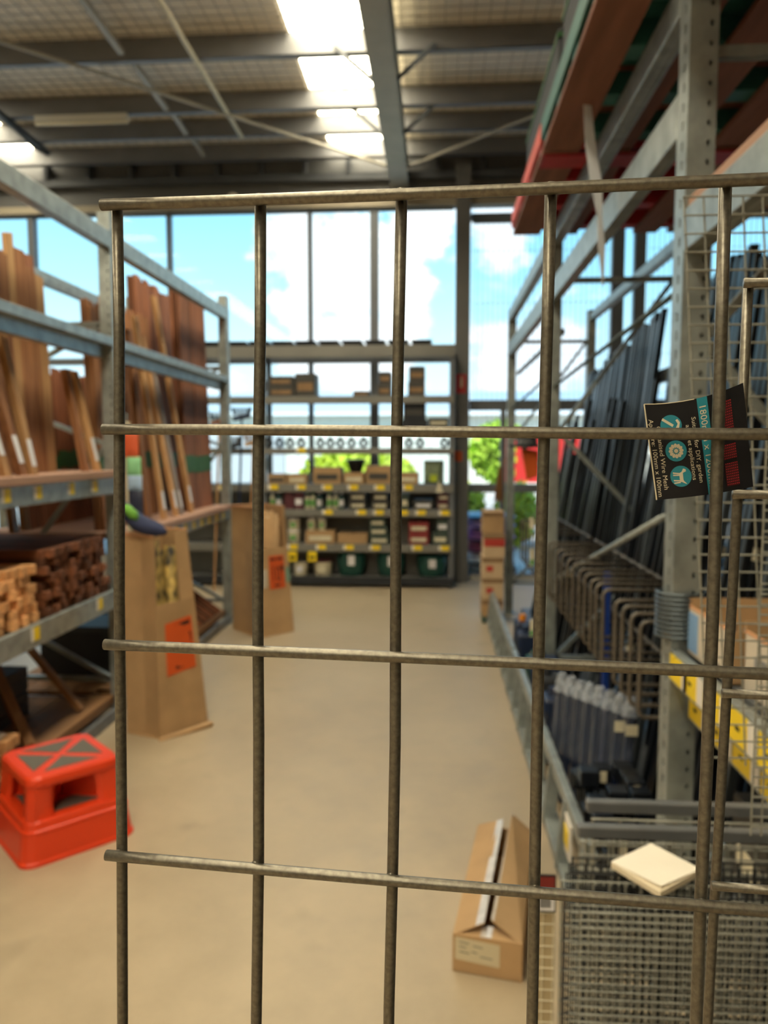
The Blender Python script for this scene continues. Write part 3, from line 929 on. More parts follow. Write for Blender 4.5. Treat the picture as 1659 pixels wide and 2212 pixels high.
# hanging packets on the upright of the left rack
hs = thing('clip_strip', 'narrow hanging clip strip on the rack upright beside the tall carton', 'display strip', (-1.755, 4.29, 1.1))
MB().box(-1.780, -1.745, 4.285, 4.288, 1.05, 1.75).build('strip', CREAM, hs)
MB().tube([(-1.765, 4.286, 1.74), (-1.77, 4.30, 1.79), (-1.83, 4.40, 1.81), (-1.885, 4.42, 1.81)], 0.003, 6).build('hook', GALV, hs)
for (z0, z1, hx, nm, dx) in ((1.55, 1.70, 'd9603a', 'orange', 0), (1.44, 1.55, '8fcf9a', 'pale green', .012), (1.36, 1.45, 'a9c4e6', 'pale blue', .016), (1.18, 1.36, '2b2f45', 'navy', .02)):
    t = thing('glove_packet', '%s packet of work gloves hanging on the clip strip' % nm, 'packet', (-1.725 + dx, 4.27, z0), 'glove packets on the clip strip')
    mb = pillow(MB(), 0, 0, 0, 1, 1, 1, 6)
    for v in mb.v:
        x, y, z = v
        v.x, v.y, v.z = -1.735 + dx + x * 0.085, 4.27 + z * 0.026, (z0 + z1) / 2 + y * (z1 - z0)
    mb.build('packet', mat('packet_' + nm.replace(' ', '_'), hx, .5), t, smooth=True)
    MB().box(-1.755 + dx, -1.715 + dx, 4.278, 4.2845, z1 - 0.01, z1 + 0.012).build('header_card', WHITE_LBL, t)
# navy cloth bag slumped over the carton
t = thing('cloth_bag', 'navy cloth bag with a green patch slumped on the tall carton', 'bag', (-1.62, 4.09, 1.12))
mb = MB().tube([(-1.845, 4.10, 1.30), (-1.825, 4.09, 1.265), (-1.785, 4.07, 1.225), (-1.735, 4.055, 1.19), (-1.68, 4.045, 1.172), (-1.62, 4.04, 1.155), (-1.575, 4.04, 1.14)], [.012, .034, .045, .05, .048, .036, .010], 12)
rn = random.Random(3)
for v in mb.v: v.x += .105; v.y += .03
for v in mb.v:
    v += Vector((rn.uniform(-.006, .006), rn.uniform(-.006, .006), rn.uniform(-.006, .006)))
mb.build('body', mat('navy_cloth', '2e3656', 0.85, 0, 0.2, 9, 0.2), t, smooth=True)
mb = MB().tube([(-1.82, 4.055, 1.29), (-1.79, 4.035, 1.27), (-1.75, 4.02, 1.24), (-1.725, 4.02, 1.215)], [.008, .026, .028, .008], 10)
for v in mb.v: v.x += .105; v.y += .03
mb.build('patch', mat('lime_patch', '6fae3e', 0.7, 0, 0.2, 9), t, smooth=True)

# ---- rack of the next aisle seen between the timbers
nr = thing('pallet_rack', 'pale galvanised rack standing in the next aisle behind the timber', 'rack', (-4.4, 6, 0))
for y in (4.4, 7.2):
    upright_frame(nr, -4.2, -5.0, y, 2.9)
for z in (2.6, 2.25, 1.85):
    step_beam(nr, -4.2, 4.5, 7.2, z, z + 0.12, -0.06)
    step_beam(nr, -5.0, 4.5, 7.2, z, z + 0.12, 0.06)
    MB().box(-4.98, -4.22, 4.5, 7.2, z + 0.12, z + 0.14).build('shelf_panel', GALV, nr)

# ---- right rack
RX, RXR = 0.66, 1.47
RY = (-0.6, 2.18, 4.72, 7.40)
rr = thing('pallet_rack', 'galvanised pallet rack of black fence posts with pallets stored on top', 'rack', (RX, 4.2, 0))
for y in RY[1:]:
    upright_frame(rr, RX, RXR, y, 4.3 if y < 4 else 2.885, holes=(y < 3), braces=[0.3, 1.0, 1.7, 2.6] if y > 3 else [0.3, 1.1, 1.9, 2.66])
upright_frame(rr, RX, RXR, RY[0], 4.3)
for a, b in zip(RY[1:-1], RY[2:]):
    step_beam(rr, RX, a + 0.1, b, 2.79, 2.885, 0.06)
    step_beam(rr, RXR, a + 0.1, b, 2.79, 2.885, -0.06)
    step_beam(rr, RX, a + 0.1, b, 2.46, 2.58, 0.05)
    MB().box(1.42, 1.46, a + 0.1, b, 2.02, 2.10).build('back_rail', GALV, rr)
    MB().cyl((0.70, a + 0.1, 2.06), (0.70, b, 1.97), 0.009, 6).build('front_cable', mat('green_grey_cable', '39443f', .6), rr)
    MB().box(RX + 0.16, 1.46, a + 0.1, b, 0.0, 0.06).build('base_tray', GALV_DK, rr)
MB().bar((RX + .09, 4.75, 2.3), (RX + .09, 7.4, 2.3), .02, .03).build('tie_rail', GALV_DK, rr)
a, b = RY[0] + .1, RY[1]
nb = step_beam(rr, RX, a, b, 2.13, 2.24, 0.06)
step_beam(rr, RX, a, b, 2.79, 2.885, 0.06)
step_beam(rr, RXR, a, b, 2.79, 2.885, -0.06)
step_beam(rr, RXR, a, b, 2.13, 2.24, -0.06)
for k in range(5):
    MB().box(RX + 0.01 + .165 * k, RX + 0.165 + .165 * k, a, b, 2.24, 2.27).build('deck_board', DECK, rr)
sb = step_beam(rr, RX, a, b, 0.945, 1.035, 0.05, GALV)
for y in (1.50, 1.66, 1.82, 1.98, 2.10):
    ticket(sb, y, 0.99, RX - 0.001, 0.15, 0.07, 'x', -1, .3)
sb = step_beam(rr, RX + .05, a, b, 0.84, 0.93, 0.05, GALV)
for y in (1.44, 1.60, 1.76, 1.92, 2.08):
    ticket(sb, y, 0.885, RX + 0.049, 0.15, 0.07, 'x', -1, .3)
MB().box(RX + 0.05, RXR - .06, a, b, 1.005, 1.03).build('shelf_panel', GALV_DK, rr)
MB().box(RX + 0.10, RXR - .06, a, b, 0.40, 0.43).build('shelf_panel', GALV_DK, rr)
# bent-rod dividers
def loop(y):
    xa, xb, zt, zb, r = RX - 0.005, 0.95, 1.045, 0.73, 0.025
    pts = [(xb, y, zt), (xa + r, y, zt)]
    for k in range(1, 4):
        an = PI / 2 + k * PI / 8
        pts.append((xa + r + r * math.cos(an), y, zt - r + r * math.sin(an)))
    pts += [(xa, y, zt - r), (xa, y, zb + r)]
    for k in range(1, 4):
        an = PI + k * PI / 8
        pts.append((xa + r + r * math.cos(an), y, zb + r + r * math.sin(an)))
    pts += [(xa + r, y, zb), (xb, y, zb)]
    MB().tube(pts, 0.0075, 6).build('rod_divider', mat('dull_divider_rod', '6a6258', 0.5, 0.4, 0.15, 20), rr, smooth=True)
for y in (2.48, 2.60, 2.72, 2.83, 3.04, 3.17, 3.28, 3.42, 3.55, 3.72, 3.88, 4.05, 4.22, 4.40, 4.55, 5.0, 5.2, 5.4, 5.6, 5.8, 6.0):
    loop(y)
    
for z in (1.045, .73):
    for a_, b_ in ((2.30, 4.70), (4.83, 6.2)):
        MB().cyl((.955, a_, z), (.955, b_, z), .008, 6).build('divider_rail', MATS['dull_divider_rod'], rr)
# black fence posts leaning between the dividers
def post(xb, yb, xt, yt, zt, s, m, label, grp, tag_at=None, zb=0.0603):
    h_ = s / 2
    mb = MB().hexa([(xb - h_, yb - h_, zb), (xb + h_, yb - h_, zb), (xb + h_, yb + h_, zb), (xb - h_, yb + h_, zb)], [(xt - h_, yt - h_, zt), (xt + h_, yt - h_, zt), (xt + h_, yt + h_, zt), (xt - h_, yt + h_, zt)])
    o = mb.build('fence_post', m, None, bevel=0.003, seg=1, label=label, cat='post', group=grp)
    if tag_at:
        p = Vector((xb, yb, zb)).lerp(Vector((xt, yt, zt)), tag_at)
        q = Vector((xb, yb, zb)).lerp(Vector((xt, yt, zt)), tag_at + 0.02)
        MB().bar(p + Vector((-.0, -.001, .0)), q, s * 1.05, s * 1.05, (1, 0, 0)).build('label', CREAM, o)
    return o
GREYP = mat('grey_coated_post', '3f454b', 0.35, 0.2, 0.2, 8, rand=.3)
def bay_name(y): return 'between near and middle uprights' if y < 4.77 else 'between middle and far uprights'
y = 2.42
k = 0
while y < 7.2:
    skip = -.18 < y - 4.77 < 0.09 or RN.random() < .12
    sz = .03
    if not skip:
        back = 1.412 + RN.uniform(-.005, .002)
        sz = RN.choice((0.025, 0.035, 0.04))
        tg = k % 9 == 4
        post(1.12 + RN.uniform(-.03, .03), y, back, y + 0.10 + RN.uniform(-.002, .002), 2.47 - max(0, y - 4.7) * .09 + RN.uniform(-.05, .05), sz, BLACK_STEEL if RN.random() < .85 else GREYP,
             'tall %s black post%s on the back rail %s' % ({.025: 'slim', .035: 'medium', .04: 'thick'}[sz], ' with pale sticker' if tg else '', bay_name(y)), 'black posts on the back rail', 0.45 if tg else None)
    y += sz + 0.013
    k += 1
y = 2.46
k = 0
while y < 7.18:
    if not -.2 < y - 4.77 < 0.09:
        tg = k % 7 == 3
        post(0.90 + RN.uniform(-.03, .03), y, 1.20 + RN.uniform(-.02, .02), y + 0.12 + RN.uniform(-.01, .01), 1.78 + RN.uniform(-.3, .2), 0.03, BLACK_STEEL if k % 6 else GREYP,
             'shorter %s post%s in front %s' % ('black' if k % 6 else 'grey', ' with pale sticker' if tg else '', bay_name(y)), 'front row of posts', 0.35 if tg else None)
    y += 0.085
    k += 1
post(0.80, 3.635, 0.80, 3.635, 1.02, 0.03, BLUE_TUBE, 'short blue plastic tube standing among the black posts', None)
MB().cyl((0.715, 4.70, 0.80), (0.90, 3.10, 1.33), 0.014, 8).build('steel_tube', GALV, None, smooth=True, label='galvanised tube lying slanted across the black fence posts', cat='tube')
# pale tubes in the near bay behind the mesh sheets
for k in range(9):
    y = 1.05 + 0.11 * k
    post(1.10 + .02 * (k % 3), y, 1.38, y + 0.16, 2.05 + .03 * (k % 2), 0.03, GALV if k % 2 else GREYP, 'galvanised post leaning in the bay behind the fine mesh sheets' if k % 2 else 'dull grey post leaning in the bay behind the fine mesh sheets',
         'posts in the near bay', None, 1.0303)

# pallets and loads on top
def top_pallet(y0, y1, name_c, blockm, edge_m, label):
    t = thing('timber_pallet', label, 'pallet', (0.97, (y0 + y1) / 2, 2.885), 'pallets on top of the rack')
    for x0, x1 in ((0.45, 0.61), (0.73, 0.83), (0.92, 1.06), (1.16, 1.30), (1.36, 1.50)):
        MB().box(x0, x1, y0, y1, 2.886, 2.908).build('bottom_board', PALLET, t, bevel=0.003)
    n = 4
    for i in range(n):
        yy = y0 + 0.02 + (y1 - y0 - 0.14) * i / (n - 1)
        MB().box(0.45, 1.50, yy, yy + 0.10, 2.908, 2.99).build('bearer', blockm, t, bevel=0.003)
    k = 0
    y = y0
    while y < y1 - 0.1:
        MB().box(0.45, 1.50, y, min(y + 0.12, y1), 2.99, 3.012).build('deck_board', edge_m if k % 2 == 0 else PALLET, t)
        y += 0.14; k += 1
    MB().box(0.44, 0.452, y0, y1, 2.93, 3.01).build('side_board', edge_m, t)
    return t
top_pallet(1.0, 2.16, 'teal', TEAL, TEAL, 'brown pallet with teal painted side stored over the near upright')
top_pallet(2.30, 3.49, 'teal', TEAL, TEAL, 'brown pallet with teal painted side stored next to the red pallet')
rp = top_pallet(3.52, 4.83, 'red', RED_P, RED_L, 'brown pallet with red painted side at the end of the row')
MB().box(0.46, .655, 3.53, 3.68, 2.875, 2.886).box(.735, 1.40, 3.53, 3.68, 2.875, 2.886).build('cross_board', RED_P, rp)
for (y0, y1, z1, c) in ((1.04, 2.13, 3.75, 'dark wrapped'), (2.33, 3.46, 3.6, 'charcoal wrapped'), (3.58, 4.78, 3.45, 'black wrapped')):
    t = thing('wrapped_load', '%s load standing on a pallet over the rack' % c, 'load', (0.98, (y0 + y1) / 2, 3.012))
    MB().box(0.52, 1.46, y0, y1, 3.012, z1).build('block', DARK, t, bevel=0.02)
    for zz in (3.2, 3.4):
        MB().box(0.515, 1.465, y0 - .005, y1 + .005, zz, zz + 0.02).build('strap', GREEN_BAND, t)
# hanging strip of torn plastic
mb = MB()
pts = [(0.555, 3.05, 2.888), (0.57, 3.05, 2.74), (0.595, 3.05, 2.60), (0.61, 3.05, 2.48), (0.62, 3.05, 2.36), (0.628, 3.05, 2.22)]
wd = [0.03, 0.04, 0.045, 0.02, 0.028, 0.008]
vs = []; fs = []
for (p, w) in zip(pts, wd):
    vs += [(p[0] - w / 2, p[1], p[2]), (p[0] + w / 2, p[1] + 0.01, p[2])]
for i in range(len(pts) - 1):
    fs.append((2 * i, 2 * i + 1, 2 * i + 3, 2 * i + 2))
mb.add(vs, fs)
o = mb.build('plastic_strip', mat('milky_plastic', 'e6e8f0', 0.3, alpha=0.9), None, label='torn strip of milky plastic hanging from a teal-edged pallet', cat='plastic')
sm_ = o.modifiers.new('solid', 'SOLIDIFY'); sm_.thickness = 0.002

# low guard rails along the foot of the right rack
def guard(y0, y1, label):
    t = thing('guard_rail', label, 'rail', (0.49, (y0 + y1) / 2, 0), 'low guard rails at the rack foot')
    MB().box(0.485, 0.515, y0, y1, 0.25, 0.31).build('top_rail', GALV, t, bevel=0.003)
    MB().box(0.46, 0.52, y0, y1, 0.0, 0.05).build('bottom_rail', GALV, t, bevel=0.003)
    n = max(2, int((y1 - y0) / 0.32))
    for i in range(n + 1):
        y = y0 + 0.015 + (y1 - y0 - 0.03) * i / n
        MB().bar((0.475, y, 0.02), (0.505, y, 0.28), 0.05, 0.025).build('upright', GALV, t)
    return t
guard(2.45, 3.55, 'low galvanised guard rail in front of the wrapped blue posts')
guard(3.58, 4.9, 'low galvanised guard rail in front of the bent rod dividers')
guard(4.94, 6.9, 'low galvanised guard rail running towards the stacked cartons')
g = thing('ticket_holder', 'yellow and white price card on the low guard rail', 'price card', (0.48, 2.72, 0.2))
MB().box(0.478, 0.484, 2.66, 2.78, 0.12, 0.26).build('card', TICKET_W, g)
MB().box(0.475, 0.478, 2.70, 2.78, 0.15, 0.22).build('print', TICKET_Y, g)

# wrapped blue posts and black spikes behind the guard rail
for k in range(8):
    x = 0.540 + 0.033 * k
    y = 3.46 - 0.045 * k
    t = thing('wrapped_post', 'dark blue post in a clear plastic bag behind the guard rail' + (', with cream label' if k in (6, 7) else ''), 'post', (x, y, 0.0), 'blue posts in plastic bags')
    MB().bar((x, y, 0.0), (x + 0.03, y, 0.52 - .01 * (k % 3)), 0.034, 0.034).build('post', NAVY, t, bevel=0.003)
    rn = random.Random(k)
    def bag(z0, z1, m, w0, w1, nm, mt):
        rings = []
        for j in range(m + 1):
            z = z0 + (z1 - z0) * j / m
            w = w0 + (w1 - w0) * j / m
            rings.append([(x + .03 * z / .6 + w * math.cos(i * PI / 4 + .3) * (1 + .3 * rn.random()), y + w * math.sin(i * PI / 4 + .3) * (1 + .3 * rn.random()), z + .008 * rn.random()) for i in range(8)])
        vs = [p for r in rings for p in r]
        fs = [(i * 8 + j, i * 8 + (j + 1) % 8, (i + 1) * 8 + (j + 1) % 8, (i + 1) * 8 + j) for i in range(m) for j in range(8)] + [tuple(m * 8 + j for j in range(8))]
        MB().add(vs, fs).build(nm, mt, t, smooth=False)
    bag(.22, .50, 7, .026, .027, 'plastic_bag', WRAP)
    bag(.50, .575, 4, .030, .016, 'bag_top', WRAP2)
    if k in (6, 7):
        MB().box(x - 0.0, x + 0.05, y - 0.037, y - 0.034, 0.43, 0.475).build('label', CREAM, t)
for k in range(27):
    x = 0.575 + 0.085 * (k % 3) + RN.uniform(-.004, .004); y = 2.36 + .082 * (k // 3) + RN.uniform(-.004, .004)
    z = RN.uniform(0.20, 0.36)
    t = thing('post_spike', 'black steel post spike standing in the crowd behind the guard rail', 'post spike', (x, y, 0), 'black post spikes')
    MB().cyl((x, y, 0.0), (x, y, z), 0.006, 6, 0.02).build('spike', BLACK_STEEL, t)
    MB().box(x - 0.035, x + 0.035, y - 0.035, y + 0.035, z - 0.01, z + 0.05).build('socket', BLACK_STEEL, t, bevel=0.004)
    if k % 5 == 0:
        MB().box(x - 0.012, x + 0.012, y - 0.038, y - 0.036, z - .005, z + 0.04).build('label', CREAM, t)
for k, (y, c, cap) in enumerate(((5.35, NAVY, 'e08a1e'), (5.15, NAVY, None), (4.62, GREEN_D, None), (4.40, NAVY, None), (4.15, DARK, None), (3.9, NAVY, None))):
    t = thing('plastic_jerrycan', ('dark plastic can with an orange cap' if cap else 'dark plastic can without a cap') + ' behind the guard rail', 'container', (0.64, y, 0), 'dark cans behind the rail')
    MB().box(0.545, 0.705, y - 0.08, y + 0.08, 0.0, 0.40 - .03 * (k % 3)).build('body', c, t, bevel=0.02)
    MB().cyl((0.60, y, 0.40 - .03 * (k % 3)), (0.60, y, 0.44 - .03 * (k % 3)), 0.025, 10).build('neck', mat('cap_orange', 'e08a1e', .5) if cap else c, t)
# product tags hanging down the upright
for k, (z, y) in enumerate(((1.05, 4.9), (0.86, 4.85), (0.42, 4.8), (0.22, 4.75))):
    t = thing('swing_tag', 'pale green swing tag hanging on a wire beside the rack upright', 'tag', (0.60, y, z), 'swing tags by the upright')
    MB().box(0.585, 0.612, y, y + 0.003, z, z + 0.11).build('card', CREAM, t)
    MB().box(0.586, 0.611, y - 0.001, y, z + 0.005, z + 0.04).build('print', GREEN_L, t)
    MB().cyl((0.60, y + .001, z + .10), (0.64, y + .001, z + 0.17), 0.002, 5).build('tie', GALV, t)

# stacked cartons by the far upright
lv = [0.0, 0.06, 0.22, 0.42, 0.61, 0.82, 1.03]
for k, (a, b) in enumerate(zip(lv[:-1], lv[1:])):
    if k == 0:
        t = thing('plastic_pallet', 'small dark green plastic base under the stacked cartons', 'pallet', (.52, 7.1, 0))
        MB().box(0.42, 0.62, 6.98, 7.32, 0.036, 0.060).build('deck', GREEN_D, t, bevel=0.004)
        for fx in (0.42, 0.505, 0.59):
            MB().box(fx, fx + .03, 6.98, 7.32, 0.0, 0.037).build('foot', GREEN_D, t)
        continue
    names = ('plain brown carton at the bottom of the stack', 'cream carton with red mark, second from the bottom of the stack', 'cream carton with red mark in the middle of the stack',
             'carton with a red printed band, next to the top of the stack', 'brown carton at the top of the stack by the far upright')
    t = thing('carton', names[k - 1], 'carton', (.52, 7.1, a), 'stacked cartons')
    dx = RN.uniform(-.01, .01)
    MB().box(0.425 + dx, 0.615 + dx, 6.98, 7.30, a + .002, b - .004).build('box', CARD if k in (1, 5) else mat('pale_carton', 'c9ae8c', .8, 0, .08, 6), t, bevel=0.004)
    MB().box(0.424 + dx, 0.616 + dx, 6.977, 7.303, b - 0.045, b - 0.01).build('tape', CARD_DK, t)
    if k in (2, 3):
        MB().box(0.46 + dx, 0.52 + dx, 6.976, 6.979, a + .06, a + .11).build('print', mat('red_mark', 'b93a30', .6), t)
    if k == 4:
        MB().box(0.426 + dx, 0.614 + dx, 6.975, 6.979, a + .10, a + .17).build('print', mat('red_mark', 'b93a30', .6), t)
# hanging goods by the far uprights
t = thing('besom_broom', 'brown straw broom head hanging beside the far upright', 'broom', (0.60, 7.36, 1.1))
mb = MB()
for k in range(26):
    a = k * 2.4; r = 0.012 + 0.004 * (k % 5)
    mb.cyl((0.60 + r * math.cos(a) * .5, 7.365 + r * math.sin(a) * .5, 1.42), (0.585 + 1.6 * r * math.cos(a), 7.362 + 0.9 * r * math.sin(a), 1.08 + .02 * (k % 3)), 0.004, 5)
mb.build('bristles', mat('straw', '7a5634', .9), t)
MB().tube([(0.60, 7.365, 1.40), (0.62, 7.38, 1.47), (0.665, 7.41, 1.49)], 0.006, 6).build('hanging_loop', CARD_DK, t)
t = thing('hanging_hat', 'dark felt hat hanging on the rack above the orange cloth', 'hat', (0.66, 5.6, 1.6))
MB().lathe([(0.02, 0.0), (0.13, 0.01), (0.135, 0.02), (0.075, 0.03), (0.07, 0.10), (0.03, 0.13)], (0.64, 5.6, 1.60), 16).build('crown', DARK, t, smooth=True)
MB().lathe([(0.074, 0.032), (0.076, 0.05), (0.073, 0.052)], (0.64, 5.6, 1.60), 16).build('band', GALV_DK, t)
mb = MB()
mb.prism([(0.60, 5.58, 1.60), (0.72, 5.58, 1.58), (0.72, 5.58, 1.40), (0.64, 5.58, 1.37)], (0, 0.025, 0))
mb.build('orange_cloth', mat('orange_cloth', 'd35a1b', .8, 0, .1, 8), None, bevel=0.008, label='orange cloth hanging under the dark hat by the rack upright', cat='cloth')

# coil of wire around the near upright
pts = []
for k in range(12 * 10 + 1):
    a = 2 * PI * k / 12
    pts.append((0.698 + 0.068 * math.cos(a), 2.225 + 0.068 * math.sin(a), 1.06 + 0.135 * k / (12 * 10)))
MB().tube(pts, 0.0050, 6).build('wire_coil', mat('dark_coated_wire', '5d666c', .3, .5), None, smooth=True, label='coil of dark coated wire wrapped round the near rack upright', cat='wire coil')

# trays and goods on the near shelf
def tray(x0, x1, y0, y1, z, h, label, front, slope=0.0):
    t = thing('carton_tray', label, 'carton', ((x0 + x1) / 2, (y0 + y1) / 2, z), 'open carton trays on the near shelf')
    th = 0.005
    z += .0004
    MB().box(x0, x1, y0, y1, z, z + th).build('base', CARD, t)
    MB().box(x0, x0 + th, y0, y1, z, z + h).build('front_panel', front, t)
    MB().box(x1 - th, x1, y0, y1, z, z + h * 1.25).build('back_panel', CARD, t)
    MB().box(x0, x1, y0, y0 + th, z, z + h).build('side_panel', CARD, t)
    MB().box(x0, x1, y1 - th, y1, z, z + h * 1.2).build('side_panel', CARD, t)
    MB().box(x0 - .001, x0 + th + .001, y0, y1, z + h, z + h + .006).build('rim', mat('cut_cardboard_edge', 'd09a72', .8), t)
    return t
PRT = mat('white_printed_card', 'cbbfae', .7, 0, .05, 8)
t = tray(0.70, 1.02, 1.86, 2.16, 1.03, 0.13, 'open carton tray with white front and blue label beside the wire coil', PRT)
MB().box(0.698, 0.70, 2.08, 2.155, 1.045, 1.15).build('label', mat('light_blue_label', '7ea3cf', .5), t)
MB().box(0.6985, 0.70, 1.92, 2.02, 1.055, 1.065).build('print', GREY_BOX, t)
t = tray(0.72, 1.02, 1.47, 1.82, 1.03, 0.14, 'open carton tray with printed white front full of brackets', PRT)
MB().box(0.7185, 0.72, 1.66, 1.76, 1.10, 1.13).build('print', mat('grey_print', '77777c', .6), t)
t = tray(0.70, 1.02, 1.10, 1.43, 1.03, 0.10, 'low brown carton tray nearest the fine mesh sheets', CARD)
for k in range(9):
    x = RN.uniform(0.76, 0.95); y = (1.92 + .022 * k) if k < 5 else (1.53 + .055 * (k - 5))
    t = thing('steel_bracket', 'bent steel bracket lying in an open carton tray', 'bracket', (x, y, 1.035), 'brackets in the trays')
    MB().box(x, x + 0.05, y, y + 0.016, 1.036, 1.04).box(x, x + 0.004, y, y + 0.016, 1.036, 1.15).build('plate', GALV if k % 2 else GALV_DK, t)
    MB().cyl((x - .001, y + .008, 1.12), (x + .005, y + .008, 1.12), .004, 8).build('bolt', GALV_DK, t)
t = thing('paper_packet', 'cream paper packet sticking out of the white-fronted tray', 'packet', (0.80, 1.72, 1.17))
MB().hexa([(0.76, 1.66, 1.035), (0.86, 1.66, 1.035), (0.86, 1.68, 1.035), (0.76, 1.68, 1.035)], [(0.75, 1.70, 1.21), (0.85, 1.70, 1.235), (0.85, 1.72, 1.235), (0.75, 1.72, 1.21)]).build('packet', CREAM, t)
MB().hexa([(0.78, 1.669, 1.10), (0.84, 1.669, 1.10), (0.84, 1.67, 1.10), (0.78, 1.67, 1.10)], [(0.78, 1.679, 1.15), (0.84, 1.679, 1.15), (0.84, 1.68, 1.15), (0.78, 1.68, 1.15)]).build('print', mat('grey_print', '77777c', .6), t)
for k, (y, m, nm) in enumerate(((1.15, RED_BOX, 'dark red'), (1.42, GREEN_D, 'dark green'), (1.70, GREEN_D, 'dark green'), (1.95, GREY_BOX, 'charcoal'))):
    t = thing('storage_box', '%s box on the low shelf under the yellow tickets' % nm, 'box', (0.9, y, .43), 'boxes on the low near shelf')
    MB().box(0.80, 1.06, y - .11, y + .11, 0.4304, 0.68).build('box', m, t, bevel=.006)
    MB().box(0.798, 0.80, y - .07, y + .07, 0.50, 0.56).build('label', CREAM, t)

# ---- back rack
BY, BYR = 8.72, 9.04
br = thing('shelf_rack', 'grey shelf rack packed with garden goods in front of the windows', 'rack', (-0.9, 8.9, 0))
BM = mat('grey_shelf_beam', '7d7b76', .5, .2, .06, 5)
for x in (-3.3, -2.02, 0.135):
    for y in (BY, BYR):
        MB().box(x, x + 0.055, y, y + 0.06, 0, 2.75).build('upright', FRAME, br, bevel=.004)
    for z in (0.4, 1.3, 2.2):
        MB().bar((x + .035, BY + .06, z), (x + .035, BYR, z + .3), .02, .02).build('brace', FRAME, br)
SH = {2.75: (2.62, 2.75), 2.185: (2.10, 2.185), 1.60: (1.53, 1.60), 1.19: (1.10, 1.19), 0.90: (0.82, 0.90), 0.50: (0.415, 0.50), 0.12: (0.03, 0.12)}
TK = {1.19: (592, 652, 709, 765, 822, 882), 0.90: (710, 782, 820, 872, 910, 960), 0.50: (633, 695, 755, 812, 902, 960), 1.60: (653,)}
def bx(px):      # shelf-front abscissa from a measured tick spacing
    return 0.21 + (px - 985) * 0.00531
for zt, (a, b) in SH.items():
    bm = MB().box(-3.25, 0.19, BY - 0.03, BY + 0.01, a, b).build('beam', BM if zt > .2 else DARK, br, bevel=.004)
    MB().box(-3.25, 0.19, BY, BYR + .05, b - 0.02, b - .002).build('shelf_panel', BM, br)
    for px in TK.get(zt, ()):
        ticket(bm, bx(px), (a + b) / 2 + .01, BY - 0.031, 0.12, 0.055, 'y', 1, .25, False)
    if zt == 1.19:
        for px in (480,):
            ticket(bm, bx(px), (a + b) / 2, BY - 0.031, 0.10, 0.055, 'y', 1, .25, False)
MB().box(-3.25, 0.19, BYR + .07, BYR + .08, 0.03, 1.10).build('back_panel', BM, br)

def carton(px0, px1, z, h, m, label, d=0.30, stripe=None, top=None, grp='boxes on the back rack', name='carton', cat='carton'):
    x0, x1 = bx(px0), bx(min(px1, 969))
    t = thing(name, label, cat, ((x0 + x1) / 2, BY + .02 + d / 2, z), grp)
    MB().box(x0, x1, BY + .02, BY + .02 + d, z, z + h).build('box', m, t, bevel=.006)
    if stripe:
        MB().box(x0 + (x1 - x0) * .12, x1 - (x1 - x0) * .12, BY + .016, BY + .02, z + h * .25, z + h * .6).build('print', stripe, t)
    MB().box((x0 + x1) / 2 - .012, (x0 + x1) / 2 + .012, BY + .018, BY + .02 + d, z + h - .001, z + h + .001).build('tape', top or CARD_DK, t)
    return t
def bottle(px, z, h, r, m, label, capm, grp='bottles on the back rack'):
    x = bx(px); y = BY + .06
    t = thing('bottle', label, 'bottle', (x, y, z), grp)
    MB().lathe([(r * .9, 0), (r, .01), (r, h * .68), (r * .8, h * .78), (r * .35, h * .86), (r * .35, h * .9)], (x, y, z), 12).build('body', m, t, smooth=True)
    MB().cyl((x, y, z + h * .88), (x, y, z + h), r * .45, 10).build('cap', capm, t)
    MB().lathe([(r * 1.01, h * .18), (r * 1.015, h * .2), (r * 1.015, h * .55), (r * 1.01, h * .57)], (x, y, z), 12).build('label', WHITE_LBL if m is not CREAM else GREEN_L, t)
# top: shallow black troughs
for k in range(12):
    x = -3.1 + 0.265 * k
    t = thing('planter_trough', 'shallow black planter trough on the top of the back rack', 'planter', (x, BY + .2, 2.752), 'troughs on top of the back rack')
    MB().hexa([(x - .09, BY + .06, 2.752), (x + .09, BY + .06, 2.752), (x + .09, BY + .34, 2.752), (x - .09, BY + .34, 2.752)],
              [(x - .11, BY + .03, 2.80), (x + .11, BY + .03, 2.80), (x + .11, BY + .37, 2.80), (x - .11, BY + .37, 2.80)]).build('body', DARK, t)
    MB().box(x - .118, x + .118, BY + .022, BY + .378, 2.80, 2.812).build('rim', BLACK_STEEL, t)
# upper shelf
for (a, b, h, z) in ((583, 638, .12, 0), (583, 636, .11, .122), (640, 684, .26, 0), (765, 800, .06, 0), (818, 846, .14, 0), (820, 846, .13, .142), (882, 918, .16, 0), (884, 918, .17, .162)):
    carton(a, b, 2.185 + z, h, GREY_BOX, 'dark carton in a stack on the upper shelf of the back rack', .28, CARD_DK, grp='dark cartons on the upper shelf')
